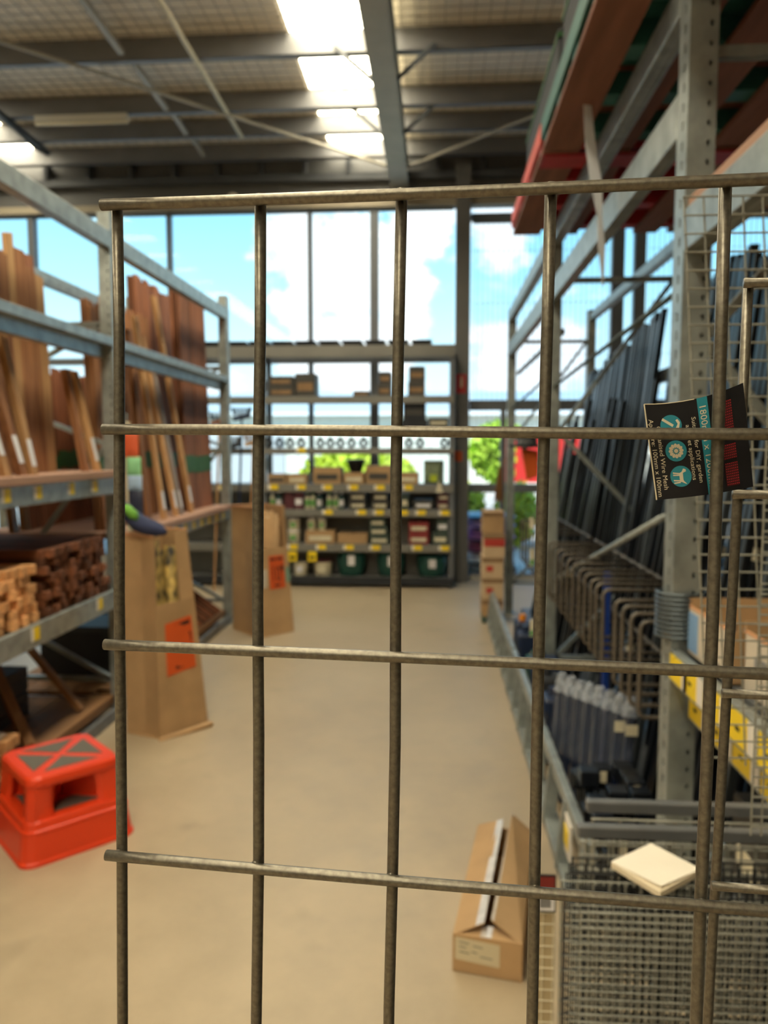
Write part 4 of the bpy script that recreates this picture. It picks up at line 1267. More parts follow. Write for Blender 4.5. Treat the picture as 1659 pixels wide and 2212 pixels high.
# third shelf: black pipe fittings
for k, px in enumerate((578, 602, 626, 650, 692, 714, 736, 760, 786, 884, 908, 960)):
    x = bx(px)
    t = thing('pipe_ring', 'black round pipe fitting on the middle shelf of the back rack', 'pipe fitting', (x, BY + .1, 1.60), 'pipe fittings on the back rack')
    prof = MB()
    pts = [(x + .036 * math.cos(2 * PI * j / 16), BY + .1, 1.656 + .036 * math.sin(2 * PI * j / 16)) for j in range(16)]
    prof.tube(pts, .0195, 6, True)
    prof.build('ring', BLACK_STEEL, t, smooth=True)
    MB().box(x - .02, x + .02, BY + .085, BY + .115, 1.70, 1.725).build('collar', DARK, t)
carton(872, 920, 1.92, .20, DARK, 'black carton hung high beside the column end of the back rack', .2, GREY_BOX)
carton(925, 975, 1.84, .10, GREY_BOX, 'flat dark carton resting on the tall black bracket', .2, CREAM)
for px in (866, 971.5):
    MB().box(bx(px) - .006, bx(px) + .006, BY + .03, BY + .05, 1.60, 2.10).build('hanging_bracket', DARK, br)
MB().box(bx(868), bx(969), BY + .02, BY + .24, 1.825, 1.8395).build('hanging_tray', DARK, br)
MB().box(bx(868), bx(924), BY + .02, BY + .24, 1.8395, 1.9195).build('hanging_tray', DARK, br)
# cardboard trays
for k, (a, b, h, m, lb) in enumerate(((578, 618, .11, CARD, 'small'), (622, 664, .11, CARD, 'small'), (678, 738, .19, CARD, 'larger'), (744, 788, .13, CARD, 'middle-sized'), (792, 846, .21, CARD, 'tall'), (850, 905, .13, CARD, 'middle-sized'))):
    carton(a, b, 1.19, h, m, '%s brown display carton on the cardboard shelf of the back rack' % lb, .3, CREAM if k % 2 else GREY_BOX, grp='display cartons on the back rack')
t = thing('plant_pot', 'black plant pot standing on a display carton of the back rack', 'pot', (bx(776), BY + .15, 1.32))
MB().lathe([(.07, 0), (.1, .12), (.108, .12), (.108, .145), (.095, .145), (.09, .12)], (bx(768), BY + .15, 1.322), 14).build('body', DARK, t, smooth=True)
MB().lathe([(.108, .122), (.113, .124), (.113, .148), (.108, .15)], (bx(768), BY + .15, 1.322), 14).build('rim', BLACK_STEEL, t)
t = thing('fertiliser_bag', 'pale green bag standing at the column end of the back rack', 'bag', (bx(938), BY + .12, 1.19))
mb = pillow(MB(), 0, 0, 0, 1, 1, 1, 8)
for v in mb.v:
    x, y, z = v
    v.x, v.y, v.z = bx(938) + x * .23, BY + .12 + z * .12, 1.325 + y * .27
mb.build('body', mat('sage_bag', '7f8f72', .5, 0, .25, 20), t, smooth=True)
MB().box(bx(930), bx(945), BY + .05, BY + .056, 1.22, 1.30).build('label', LEAF2, t)
t = thing('hang_tag', 'cream triangular tag hanging over the shelf edge of the back rack', 'tag', (bx(950), BY - .05, 1.12))
MB().prism([(bx(942), BY - .045, 1.10), (bx(958), BY - .045, 1.10), (bx(949), BY - .045, 1.24)], (0, .004, 0)).build('card', CREAM, t)
MB().cyl((bx(949), BY - .043, 1.235), (bx(949), BY - .02, 1.26), .003, 5).build('tie', GALV, t)
# bottle and box shelf
for px, m, cp in ((587, CREAM, WHITE_LBL), (601, GREEN_D, WHITE_LBL), (664, CREAM, GREEN_L), (676, CREAM, GREEN_L), (690, GREEN_D, WHITE_LBL), (712, CREAM, GREEN_L), (726, CREAM, WHITE_LBL), (738, GREEN_D, WHITE_LBL)):
    bottle(px, .90, .19, .032, m, ('cream' if m is CREAM else 'dark green') + ' bottle on the bottle shelf of the back rack', cp)
for (a, b, h, m, st, lb) in ((614, 634, .2, MAROON, None, 'maroon'), (636, 656, .2, MAROON, WHITE_LBL, 'maroon labelled'), (756, 792, .1, GREY_BOX, CREAM, 'lower charcoal'), (806, 840, .1, GREY_BOX, CREAM, 'lower charcoal'),
                             (866, 884, .18, GREEN_BOX, CREAM, 'narrow green'), (896, 936, .11, GREY_BOX, WHITE_LBL, 'white-lettered charcoal'), (946, 982, .10, MAROON, CREAM, 'lower brown')):
    carton(a, b, .90, h, m, '%s carton on the bottle shelf of the back rack' % lb, .26, st)
for (a, b, m, lb) in ((757, 791, GREY_BOX, 'upper charcoal'), (807, 839, GREY_BOX, 'upper charcoal'), (947, 981, MAROON, 'upper brown')):
    carton(a, b, 1.002, .09, m, '%s carton on the bottle shelf of the back rack' % lb, .26, CREAM)
# tub and box shelf
def tub(px, z, r, h, m, lidm, label, grp='tubs on the back rack', lab=None):
    x = bx(px); y = BY + .03 + r
    t = thing('plastic_tub', label, 'tub', (x, y, z), grp)
    MB().lathe([(r * .85, 0), (r * .88, .005), (r, h * .9), (r, h * .92)], (x, y, z), 16).build('body', m, t, smooth=True)
    MB().lathe([(r * 1.04, h * .9), (r * 1.05, h * .92), (r * 1.05, h), (r * .95, h * 1.005)], (x, y, z), 16).build('lid', lidm, t)
    MB().box(x - r * .45, x + r * .45, y - r * 1.0, y - r * .93, z + h * .25, z + h * .65).build('label', lab or WHITE_LBL, t)
tub(632, .50, .075, .15, CREAM, WHITE_LBL, 'cream tub with pale lid, lower of the two by the tall carton', lab=GREEN_L)
tub(632, .652, .075, .14, CREAM, WHITE_LBL, 'cream tub with pale lid, upper of the two by the tall carton', lab=GREEN_L)
carton(660, 724, .50, .15, CARD, 'brown tray of packets on the tub shelf of the back rack', .28, CREAM)
carton(730, 795, .50, .12, CARD, 'low brown tray on the tub shelf of the back rack', .28, None)
for px in (672, 695):
    tub(px, .651, .05, .14, CREAM, WHITE_LBL, 'small cream tub standing on the brown tray', 'small tubs on the tray', GREEN_L)
for k in range(3):
    carton(800, 842 - 4 * k, .50 + .102 * k, .10, GREEN_BOX, 'grey green lettered carton in the stack on the tub shelf', .28, CREAM, grp='grey green cartons on the back rack')
for k in range(2):
    carton(885, 928, .50 + .13 * k, .128, RED_BOX, 'red lettered carton in the stack on the tub shelf', .28, CREAM, grp='red cartons on the back rack')
carton(936, 978, .50, .14, GREEN_BOX, 'lower green carton by the column end of the tub shelf', .28, CREAM)
carton(945, 980, .642, .15, GREEN_BOX, 'upper green carton by the column end of the tub shelf', .24, WHITE_LBL)
# bottom deck
tub(646, .12, .085, .18, CREAM, GREY_BOX, 'white bucket with grey lid on the bottom of the back rack, beside the carton', 'buckets on the bottom deck', WHITE_LBL)
tub(695, .12, .11, .18, CREAM, MAROON, 'white bucket with brown lid on the bottom of the back rack', 'buckets on the bottom deck', CREAM)
def basket(px, r, h, label, sq=1.0):
    x = bx(px); y = BY + .02 + r * .75
    t = thing('garden_tub', label, 'tub', (x, y, .12), 'dark green tubs on the bottom deck')
    MB().lathe([(r * .8, 0), (r * .86, .01), (r * 1.0, h * .6), (r * .93, h), (r * .88, h), (r * .9, h * .8)], (x, y, .12), 18, 1, .72).build('body', GREEN_D, t, smooth=True)
    MB().box(x - .03, x + .05, y - r * .72 - .004, y - r * .72 + .01, .12 + h * .45, .12 + h * .85).build('label', WHITE_LBL, t)
    MB().lathe([(r * .93, h * .97), (r * .97, h), (r * .9, h * 1.01)], (x, y, .12), 18, 1, .72).build('rim', MATS['dark_green_plastic'], t)
basket(758, .165, .29, 'dark green garden tub beside the brown-lidded bucket')
basket(845, .165, .28, 'dark green garden tub in the middle of the bottom deck')
basket(934, .175, .24, 'wide dark green garden tub at the column end of the bottom deck')
for px in (633, 676):
    t = thing('shelf_talker', 'large yellow price card hanging under the tub shelf', 'price card', (bx(px), BY - .035, .30), 'yellow cards under the shelf')
    MB().box(bx(px) - .05, bx(px) + .05, BY - .036, BY - .032, .30, .415).build('card', TICKET_Y, t)
    MB().box(bx(px) - .03, bx(px) + .03, BY - .038, BY - .036, .33, .36).build('print', INK, t)
# tools standing between the racks
for k, (x, h, lx) in enumerate(((-2.50, 1.90, .02), (-2.37, 1.62, .02), (-2.24, 1.95, .02), (-2.11, 1.66, .02))):
    t = thing('garden_broom', 'garden broom leaning between the timber rack and the back rack', 'broom', (x, 8.45, 0), 'brooms between the racks')
    MB().cyl((x, 8.40, 0.0), (x + lx, 8.66, h), .013, 8).build('handle', (PINE, GALV_DK, NAVY, PINE)[k], t)
    d = Vector((lx, .26, h)).normalized()
    p = Vector((x + lx, 8.66, h))
    mb = MB().bar(p - Vector((.1, 0, .02)), p + Vector((.1, 0, .02)), .04, .05)
    mb.build('head', (REDWOOD, DARK, NAVY, CARD)[k], t)
    mb = MB()
    for j in range(12):
        mb.bar(p + Vector((-.09 + .016 * j, 0, .02)), p + Vector((-.11 + .02 * j, 0, .11)), .008, .02)
    mb.build('bristles', (DARK, GREY_BOX, DARK, CARD_DK)[k], t)

# =================================================================== FLOOR THINGS
def tri_quad(mb, a, b, c, d):
    mb.add([a, b, c, d], [(0, 1, 2, 3)])

def tall_carton(b, t, zt, cut, name_label, frm, sign_uv, side_seam):
    """open tall carton. b = 4 floor corners (A left, B near, C right, D rear), t = 4 top corners; the B-C face is cut down to `cut` of the height
    for the part frm[0]..frm[1] of its width"""
    A, B, C, D = [Vector(p) for p in b]
    A2, B2, C2, D2 = [Vector(p) for p in t]
    o = thing('tall_carton', name_label, 'carton', ((A.x + C.x) / 2, (A.y + C.y) / 2, 0))
    n = 0.006
    ctr = (A + B + C + D) / 4
    def panel(p, q, q2, p2, name, m):
        nrm = (q - p).cross(p2 - p).normalized()
        if nrm.dot(ctr - p) < 0: nrm = -nrm
        dn = nrm * n
        MB().hexa([p, q, q + dn, p + dn], [p2, q2, q2 + dn, p2 + dn]).build(name, m, o)
    def L(a, c, u): return a + (c - a) * u
    # side A-B, in two panels with a fold between them
    mid, mid2 = L(A, B, side_seam), L(A2, B2, side_seam)
    inw = (ctr - mid); inw.z = 0; inw = inw.normalized() * 0.022
    panel(A, mid + inw, mid2 + inw, A2, 'side_panel', CARD)
    panel(mid + inw, B, B2, mid2 + inw, 'side_panel', CARD)
    panel(C, D, D2, C2, 'side_panel', CARD)
    panel(D, A, A2, D2, 'rear_panel', CARD)
    u0, u1 = frm
    Bc, Cc = L(B, B2, cut), L(C, C2, cut)
    panel(B, C, Cc, Bc, 'front_panel', CARD)
    if u0 > 0.01:
        panel(Bc, L(Bc, Cc, u0), L(B2, C2, u0), B2, 'front_strip', CARD)
    panel(L(Bc, Cc, u1), Cc, C2, L(B2, C2, u1), 'front_strip', CARD)
    MB().hexa([A, B, C, D], [p + Vector((0, 0, .005)) for p in (A, B, C, D)]).build('base', CARD, o)
    # inner liner edge at the top
    for p, q in ((A2, B2), (D2, A2), (C2, D2)):
        MB().bar(p, q, .012, .008).build('rim', mat('cut_cardboard_edge', 'd09a72', .8), o)
    # orange sign on the front
    nrm = (C - B).cross(B2 - B).normalized()
    if nrm.dot(ctr - B) > 0: nrm = -nrm
    (su0, su1, sv0, sv1, skew) = sign_uv
    def S(u, v): return L(L(B, C, u), L(B2, C2, u), v)
    q = [S(su0, sv0), S(su1, sv0 + skew), S(su1 - .0, sv1 + skew), S(su0, sv1)]
    e = nrm * 0.003
    sg = MB().hexa([q[0] + e * .3, q[1] + e * .3, q[1] + e, q[0] + e], [q[3] + e * .3, q[2] + e * .3, q[2] + e, q[3] + e]).build('price_sign', ORANGE_SIGN, o)
    def SS(a, c):     # inside the sign
        return L(L(q[0], q[1], a), L(q[3], q[2], a), c) + e * 1.15
    ink = MB()
    vs, fs = text2d('10', 1.0)
    xs = [v[0] for v in vs]; ys = [v[1] for v in vs]
    def put(a0, a1, c0, c1):
        ink.add([SS(a0 + (x - min(xs)) / (max(xs) - min(xs)) * (a1 - a0), c0 + (y_ - min(ys)) / (max(ys) - min(ys)) * (c1 - c0)) for x, y_ in vs], fs)
    put(.22, .72, .22, .68)
    for (a0, a1, c0, c1) in ((.06, .44, .86, .93), (.52, .92, .86, .93), (.78, .93, .52, .70), (.3, .66, .08, .14)):
        ink.add([SS(a0, c0), SS(a1, c0), SS(a1, c1), SS(a0, c1)], [(0, 1, 2, 3)])
    ink.build('lettering', INK, sg)
    return o, S, nrm
A = [(-1.735, 4.10, 0), (-1.515, 4.02, 0), (-1.315, 4.255, 0), (-1.535, 4.335, 0)]
T = [(-1.735, 4.10, 1.13), (-1.535, 4.05, 1.12), (-1.42, 4.26, 1.14), (-1.60, 4.33, 1.14)]
ca, SA, nA = tall_carton(A, T, 1.13, .66, 'tall open carton of rolled netting with an orange sign against the timber rack', (0.0, .62), (.20, .86, .30, .56, .015), .48)
# torn edge at its foot
MB().hexa([(-1.52, 4.005, 0.0), (-1.30, 4.25, 0.0), (-1.285, 4.235, 0.0), (-1.5, 3.99, 0.0)], [(-1.52, 4.01, .012), (-1.305, 4.25, .03), (-1.275, 4.23, .025), (-1.5, 3.995, .006)]).build('torn_flap', CARD, ca)
NET = mat('yellow_black_netting', 'c9a85a', .7, 0, 0, 26, 0.3, (1, 1, .6), hex2='1e1b16', detail=1.5)
for k, (x, y) in enumerate(((-1.545, 4.145), (-1.475, 4.215), (-1.545, 4.235), (-1.612, 4.136))):
    t = thing('netting_roll', 'roll of yellow and black netting standing in the tall carton', 'netting roll', (x, y, .006), 'netting rolls in the carton')
    MB().cyl((x + .0, y, .0085), (x - .035, y + .012, 1.08 - .03 * k), .034, 12).build('roll', NET, t, smooth=True)
    MB().cyl((x + .0, y, .008), (x - .0352, y + .012, 1.085 - .03 * k), .012, 8).build('core', CARD_DK, t)
B = [(-1.80, 6.60, 0), (-1.50, 6.28, 0), (-1.245, 6.56, 0), (-1.545, 6.88, 0)]
T = [(-1.80, 6.60, 1.10), (-1.52, 6.32, 1.10), (-1.32, 6.56, 1.10), (-1.56, 6.84, 1.10)]
cb, SB_, nB = tall_carton(B, T, 1.10, .68, 'tall open carton of paper tubes with an orange sign beyond the timber rack', (0.0, .92), (.38, .84, .36, .62, 0.0), .5)
e = nB * .004
q = [SB_(.86, .40), SB_(.99, .40), SB_(.99, .52), SB_(.86, .52)]
MB().hexa([p + e * .3 for p in q], [p + e for p in q]).build('sticker', mat('green_sticker', '7d9a84', .6), cb)
q = [SB_(.06, .38), SB_(.30, .38), SB_(.30, .52), SB_(.06, .52)]
MB().hexa([p + e * .3 for p in q], [p + e for p in q]).build('sticker', PRT, cb)
for k in range(12):
    x = -1.60 + .040 * (k % 6); y = 6.525 + .06 * (k // 6) - .018 * abs(k % 6 - 3) + .02
    t = thing('paper_tube', 'brown paper wrapped tube standing in the carton beyond the timber rack', 'tube', (x, y, .006), 'paper tubes in the carton')
    h = 1.06 - .02 * (k % 4)
    MB().cyl((x, y, .006), (x + .01, y + .01, h), .022, 10).build('tube', CARD, t, smooth=True)
    MB().cyl((x + .01, y + .01, h), (x + .01, y + .01, h + .006), .019, 10).build('end_cap', CARD_DK if k % 3 else CREAM, t)

# ---- step stool
def stool():
    cx, cy = -1.56, 3.0
    t = thing('step_stool', 'orange red plastic step stool with grey anti-slip pads beside the timber rack', 'step stool', (cx, cy, 0))
    def ring(hd, z, r=.16, n=5, rot=.02):
        """rounded square whose corners point along the axes; hd = half diagonal"""
        pts = []
        for k in range(4):
            a0 = rot + k * PI / 2 - PI / 2
            rad = hd * r
            c = Vector((math.cos(a0), math.sin(a0), 0)) * (hd - rad * 1.2)
            for j in range(n):
                a = a0 + (j / (n - 1) - .5) * PI / 2
                pts.append(Vector((cx, cy, z)) + c + Vector((math.cos(a), math.sin(a), 0)) * rad * 1.2)
        return pts
    def loft(rings, cap0=True, cap1=True):
        mb = MB(); m = len(rings[0])
        vs = [p for r in rings for p in r]
        fs = []
        for i in range(len(rings) - 1):
            for k in range(m):
                fs.append((i * m + k, i * m + (k + 1) % m, (i + 1) * m + (k + 1) % m, (i + 1) * m + k))
        if cap0: fs.append(tuple(range(m - 1, -1, -1)))
        if cap1: fs.append(tuple((len(rings) - 1) * m + k for k in range(m)))
        return mb.add(vs, fs)
    loft([ring(.300, 0), ring(.300, .012), ring(.292, .02), ring(.276, .118), ring(.279, .122), ring(.277, .130), ring(.268, .134), ring(.262, .158), ring(.254, .165)]).build('lower_step', STOOL_R, t, smooth=False)
    loft([ring(.232, .285), ring(.242, .292), ring(.244, .305), ring(.240, .322), ring(.228, .332)]).build('upper_step', STOOL_R, t)
    # corner pillars
    for k in range(4):
        a = .02 + k * PI / 2 - PI / 2
        u = Vector((math.cos(a), math.sin(a), 0)); s = Vector((-u.y, u.x, 0))
        c = Vector((cx, cy, 0))
        mb = MB()
        def sec(z, r_out, w):
            o = c + Vector((0, 0, z))
            return [o + u * (r_out - .072) - s * (w + .012), o + u * (r_out - .05) - s * (w + .008), o + u * r_out - s * .016, o + u * r_out + s * .016, o + u * (r_out - .05) + s * (w + .008), o + u * (r_out - .072) + s * (w + .012)]
        a0, a1, a2 = sec(.16, .256, .050), sec(.2, .250, .042), sec(.29, .240, .046)
        vs = a0 + a1 + a2
        fs = []
        for i in range(2):
            for j in range(6):
                fs.append((i * 6 + j, i * 6 + (j + 1) % 6, (i + 1) * 6 + (j + 1) % 6, (i + 1) * 6 + j))
        mb.add(vs, fs).build('pillar', STOOL_R, t)
        # inner wall behind each opening
        a4 = a + PI / 4
        u4 = Vector((math.cos(a4), math.sin(a4), 0)); s4 = Vector((-u4.y, u4.x, 0))
        if k < 2:
            MB().bar(c - u * .19 + Vector((0, 0, .228)), c + u * .19 + Vector((0, 0, .228)), .012 + .001 * k, .126).build('inner_wall', STOOL_R, t)
        # pads: on the ledge and on the top
        q0 = c + u4 * .055; q1 = c + u4 * .150
        MB().hexa([q0 - s4 * .03 + Vector((0, 0, .1655)), q0 + s4 * .03 + Vector((0, 0, .1655)), q1 + s4 * .105 + Vector((0, 0, .1655)), q1 - s4 * .105 + Vector((0, 0, .1655))],
                  [q0 - s4 * .03 + Vector((0, 0, .168)), q0 + s4 * .03 + Vector((0, 0, .168)), q1 + s4 * .105 + Vector((0, 0, .168)), q1 - s4 * .105 + Vector((0, 0, .168))]).build('step_pad', PAD, t)
        q0 = c + u4 * .022; q1 = c + u4 * .138
        z0, z1 = .3318, .3335
        MB().prism([q0 + Vector((0, 0, z0)), q1 + s4 * .108 + Vector((0, 0, z0)), q1 - s4 * .108 + Vector((0, 0, z0))], (0, 0, z1 - z0)).build('top_pad', PAD, t)
    # raised ribs on the lower sides
    for k in range(4):
        a4 = .02 + k * PI / 2 - PI / 4
        u4 = Vector((math.cos(a4), math.sin(a4), 0)); s4 = Vector((-u4.y, u4.x, 0))
        c = Vector((cx, cy, 0))
        lo, hi = c + u4 * .2085 + Vector((0, 0, .03)), c + u4 * .198 + Vector((0, 0, .105))
        MB().hexa([lo - s4 * .12 - u4 * .01, lo + s4 * .12 - u4 * .01, lo + s4 * .12 + u4 * .002, lo - s4 * .12 + u4 * .002],
                  [hi - s4 * .11 - u4 * .01, hi + s4 * .11 - u4 * .01, hi + s4 * .11 + u4 * .002, hi - s4 * .11 + u4 * .002]).build('side_panel', STOOL_R, t, bevel=.004)
stool()

# ---- carton lying on the floor
def floor_carton():
    P = [Vector((0.055, 2.245, 0)), Vector((0.262, 2.205, 0)), Vector((0.375, 2.90, 0)), Vector((0.168, 2.94, 0))]
    t = thing('floor_carton', 'long opened cardboard carton with white label lying on the concrete floor', 'carton', (0.21, 2.57, 0))
    h = .118
    up = Vector((0, 0, h))
    th = .005
    ctr = sum(P, Vector()) / 4
    def panel(p, q, nm, m=CARD, hh=up):
        n = Vector((-(q - p).y, (q - p).x, 0)).normalized() * th
        if n.dot(ctr - p) < 0: n = -n
        MB().hexa([p, q, q + n, p + n], [p + hh, q + hh, q + n + hh, p + n + hh]).build(nm, m, t)
    panel(P[0], P[1], 'end_panel', CARD)
    panel(P[1], P[2], 'side_panel', CARD)
    panel(P[2], P[3], 'end_panel', CARD)
    panel(P[3], P[0], 'side_panel', CARD)
    MB().hexa(P, [p + Vector((0, 0, .005)) for p in P]).build('base', CARD, t)
    ax = (P[1] - P[0]).normalized()
    # two long flaps raised like a low roof, ends lifting
    def flap(p, q, d0, d1, nm):
        a, b = p + up, q + up
        c_, d_ = b + d1, a + d0
        n = (b - a).cross(d_ - a).normalized() * .004
        if n.z > 0: n = -n
        MB().hexa([a + n, b + n, c_ + n, d_ + n], [a, b, c_, d_]).build(nm, CARD, t)
        return a, b, c_, d_
    L_ = flap(P[0], P[3], ax * .098 + Vector((0, .03, .034)), ax * .098 + Vector((0, -.02, .045)), 'long_flap')
    R_ = flap(P[1], P[2], ax * -.090 + Vector((0, .05, .036)), ax * -.082 + Vector((0, -.02, .075)), 'long_flap')
    # tape along the free edges
    def tp(F, w, nm):
        a, b, c_, d_ = F
        n = (b - a).cross(d_ - a).normalized() * .0012
        if n.z < 0: n = -n
        u = (a - d_).normalized() * w; u2 = (b - c_).normalized() * w
        MB().hexa([d_ + n * .2, c_ + n * .2, c_ + u2 + n * .2, d_ + u + n * .2], [d_ + n, c_ + n, c_ + u2 + n, d_ + u + n]).build(nm, TAPE, t)
    tp(L_, .028, 'tape'); tp(R_, .010, 'tape')
    # short end flap folded in
    a, b = P[0] + up, P[1] + up
    inn = (P[3] - P[0]).normalized() * .07
    MB().hexa([a, b, b + inn - ax * .03 + Vector((0, 0, -.006)), a + inn + ax * .03 + Vector((0, 0, -.006))],
              [p + Vector((0, 0, .004)) for p in (a, b, b + inn - ax * .03 + Vector((0, 0, -.006)), a + inn + ax * .03 + Vector((0, 0, -.006)))]).build('end_flap', CARD, t)
    m0 = a.lerp(b, .40); m1 = a.lerp(b, .56)
    MB().hexa([m0 + Vector((0, 0, .005)), m1 + Vector((0, 0, .005)), m1 + inn * .9 + Vector((0, 0, .001)), m0 + inn * .9 + Vector((0, 0, .001))],
              [p + Vector((0, 0, .002)) for p in (m0 + Vector((0, 0, .005)), m1 + Vector((0, 0, .005)), m1 + inn * .9 + Vector((0, 0, .001)), m0 + inn * .9 + Vector((0, 0, .001)))]).build('tape', TAPE, t)
    # label on the near end
    n = Vector((ax.y, -ax.x, 0))
    if n.y > 0: n = -n
    def E(u, v): return P[0].lerp(P[1], u) + Vector((0, 0, v * h)) + n * .0008
    q = [E(.04, .36), E(.68, .30), E(.68, .90), E(.04, .95)]
    lb = MB().hexa([p for p in q], [p + n * .0012 for p in q]).build('label', mat('buff_label', 'cdc0a2', .6), t)
    ink = MB()
    for (u0, u1, v) in ((.10, .24, .82), (.30, .44, .76), (.10, .2, .70), (.10, .25, .56), (.40, .58, .50), (.28, .36, .60)):
        q = [E(u0, v), E(u1, v - .02), E(u1, v + .02), E(u0, v + .04)]
        ink.add([p + n * .0016 for p in q], [(0, 1, 2, 3)])
    ink.build('print', mat('faint_ink', '8a8474', .7), lb)
floor_carton()
MB().hexa([(-1.66, 3.62, 0.0), (-1.58, 3.60, 0), (-1.57, 3.66, 0), (-1.65, 3.67, 0)], [(-1.655, 3.625, .008), (-1.585, 3.605, .014), (-1.575, 3.655, .006), (-1.645, 3.665, .012)]).build('paper_scrap', WHITE_P, None, bevel=.003,
    label='small scrap of white paper lying on the floor by the tall carton', cat='paper scrap')

# =================================================================== MESH SHEETS
def grid_sheet(name, label, x0, x1, z0, z1, y, cell, r, m, lean=0.0, grp=None, cat='mesh sheet', cellz=None, kind='stuff', sk=0.0):
    t = thing(name, label, cat, ((x0 + x1) / 2, y, z0), grp)
    a, b = MB(), MB()
    cz = cellz or cell
    def P(x, z): return Vector((x + sk * (z - z0), y + lean * (z - z0), z))
    n = int(round((x1 - x0) / cell)); k = int((z1 - z0) / cz - .05)
    for i in range(n + 1):
        x = x0 + i * cell
        a.cyl(P(x, z0), P(x, z1), r, 4)
    for j in range(k + 1):
        z = z1 - j * cz
        d = Vector((0, -r * 1.6, 0))
        b.cyl(P(x0 - cell * .1, z) + d, P(x0 + n * cell, z) + d, r, 4)
    a.build('upright_wires', m, t, kind=kind)
    b.build('cross_wires', m, t, kind=kind)
    return t
ST = [(1.13, .210, .0127, .0011, WIRE_FINE, 'fine galvanised mesh sheet at the front of the standing stack', .90),
      (1.155, .200, .0127, .0011, WIRE_FINE, 'fine galvanised mesh sheet, second in the standing stack', .895),
      (1.18, .192, .0254, .0016, WIRE_BLACK, 'black coated mesh sheet behind the fine galvanised sheets', .90),
      (1.205, .192, .0254, .0016, WIRE_FINE, 'open galvanised mesh sheet under the white notepad', .905),
      (1.235, .205, .0127, .0013, WIRE_BLACK, 'fine black mesh sheet under the white notepad', .90),
      (1.265, .215, .0127, .0013, WIRE_BLACK, 'fine black mesh sheet next behind the notepad', .90),
      (1.295, .225, .0254, .0016, WIRE_BLACK, 'open black mesh sheet behind the notepad', .895),
      (1.335, .245, .0254, .0018, WIRE_FINE, 'open galvanised mesh sheet near the rear of the standing stack', .905),
      (1.37, .262, .05, .0026, WIRE_FINE, 'thick galvanised mesh sheet, last but one of the standing stack', .905),
      (1.41, .283, .05, .0026, WIRE_FINE, 'thick galvanised mesh sheet at the rear of the standing stack', .91)]
for (y, xl, cell, r, m, lb, zt) in ST:
    grid_sheet('wire_mesh_sheet', lb, xl + .012, .63, .062, zt, y, cell, r, m, 0.0, 'mesh sheets standing in the floor bin')
# thick rolled top edges on the rear sheets
for (y, xl, zt, lb) in ((1.352, .255, .915, 'front'), (1.43, .285, .925, 'rear')):
    MB().bar((xl, y, zt), (.64, y, zt), .02, .022).build('edge_trim', GALV_DK, None, bevel=.003, label='galvanised edge trim lying along the %s of the thick mesh sheets' % lb, cat='edge trim')
# dividers / floor bin
fb = thing('mesh_bin', 'low galvanised floor bin holding the standing mesh sheets', 'bin', (.40, 1.25, 0))
MB().box(.15, .645, 1.05, 1.50, 0.045, .0615).build('tray', GALV_DK, fb)
for (x, y) in ((.162, 1.06), (.633, 1.06), (.162, 1.48), (.633, 1.48)):
    MB().box(x - .012, x + .012, y - .012, y + .012, 0, .30).build('leg', GALV_DK, fb)
for y in (1.06, 1.48):
    MB().box(.15, .645, y - .01, y + .01, .28, .30).build('rail', GALV_DK, fb)
# pale coated trellis sheet with barcode header
t = thing('trellis_sheet', 'pale cream coated mesh strip with a barcode header card beside the standing sheets', 'mesh sheet', (.17, 1.15, .06))
mb = MB()
for k in range(3):
    mb.cyl((.152 + .016 * k, 1.155, .062), (.152 + .016 * k, 1.155, .90), .0012, 5)
for k in range(46):
    mb.cyl((.150, 1.153, .07 + .018 * k), (.186, 1.153, .07 + .018 * k), .0010, 4)
mb.build('wires', CREAM, t, kind='stuff')
MB().box(.149, .187, 1.158, 1.162, .062, .905).build('backing_strip', mat('buff_card', 'b9a683', .7), t)
hd = MB().box(.150, .186, 1.147, 1.150, .885, .945).build('header_card', mat('black_card', '1c1a1a', .5), t)
MB().box(.152, .184, 1.1462, 1.147, .922, .942).build('red_band', mat('dark_red_band', '7a2320', .5), hd)
MB().box(.156, .184, 1.1462, 1.147, .888, .914).build('barcode_panel', WHITE_LBL, hd)
mb = MB()
x = .162
k = 0
while x < .179:
    w = (.0006, .0012, .0009)[k % 3]
    mb.box(x, x + w, 1.1455, 1.1462, .893, .910); x += w + (.0010, .0007)[k % 2]; k += 1
mb.build('barcode', INK, hd)
# notepad
t = thing('notepad', 'white paper notepad lying on top of the standing mesh sheets', 'notepad', (.357, 1.225, .912))
Q = [Vector((.288, 1.233, .912)), Vector((.344, 1.151, .912)), Vector((.428, 1.220, .912)), Vector((.370, 1.298, .912))]
MB().hexa(Q, [p + Vector((0, 0, .010)) for p in Q]).build('pad', mat('buff_paper', 'dccdb2', .7), t, bevel=.001)
Q2 = [p + Vector((0, 0, .0102)) for p in Q]
Q2[1] = Q2[1] + Vector((.004, .010, .003))
MB().hexa(Q2, [p + Vector((0, 0, .0012)) for p in Q2]).build('top_sheet', WHITE_P, t)

# hanging finer sheets at the right
def hooked(t, x, y, z):
    MB().tube([(x, y, z - .012), (.672, y, 2.10), (.685, y, 2.132)], .003, 6).build('hook', GALV, t)
t = grid_sheet('wire_mesh_sheet', 'small-square galvanised mesh sheet hanging from the near shelf beam', .392, .392 + .0127 * 18, 1.119, 1.119 + .0127 * 51, .95, .0127, .0013, WIRE_FINE, .0, 'mesh sheets hanging from the beam')
hooked(t, .60, .95, 1.767)
t = grid_sheet('wire_mesh_sheet', 'slanting wider-square mesh sheet hanging behind the foreground sheet', .345, .345 + .0228 * 12, 1.20, 1.20 + .0215 * 32.5, .97, .0228, .0012, WIRE_FINE, .0, 'mesh sheets hanging from the beam', cellz=.0215, sk=-.075)
hooked(t, .545, .97, 1.895)

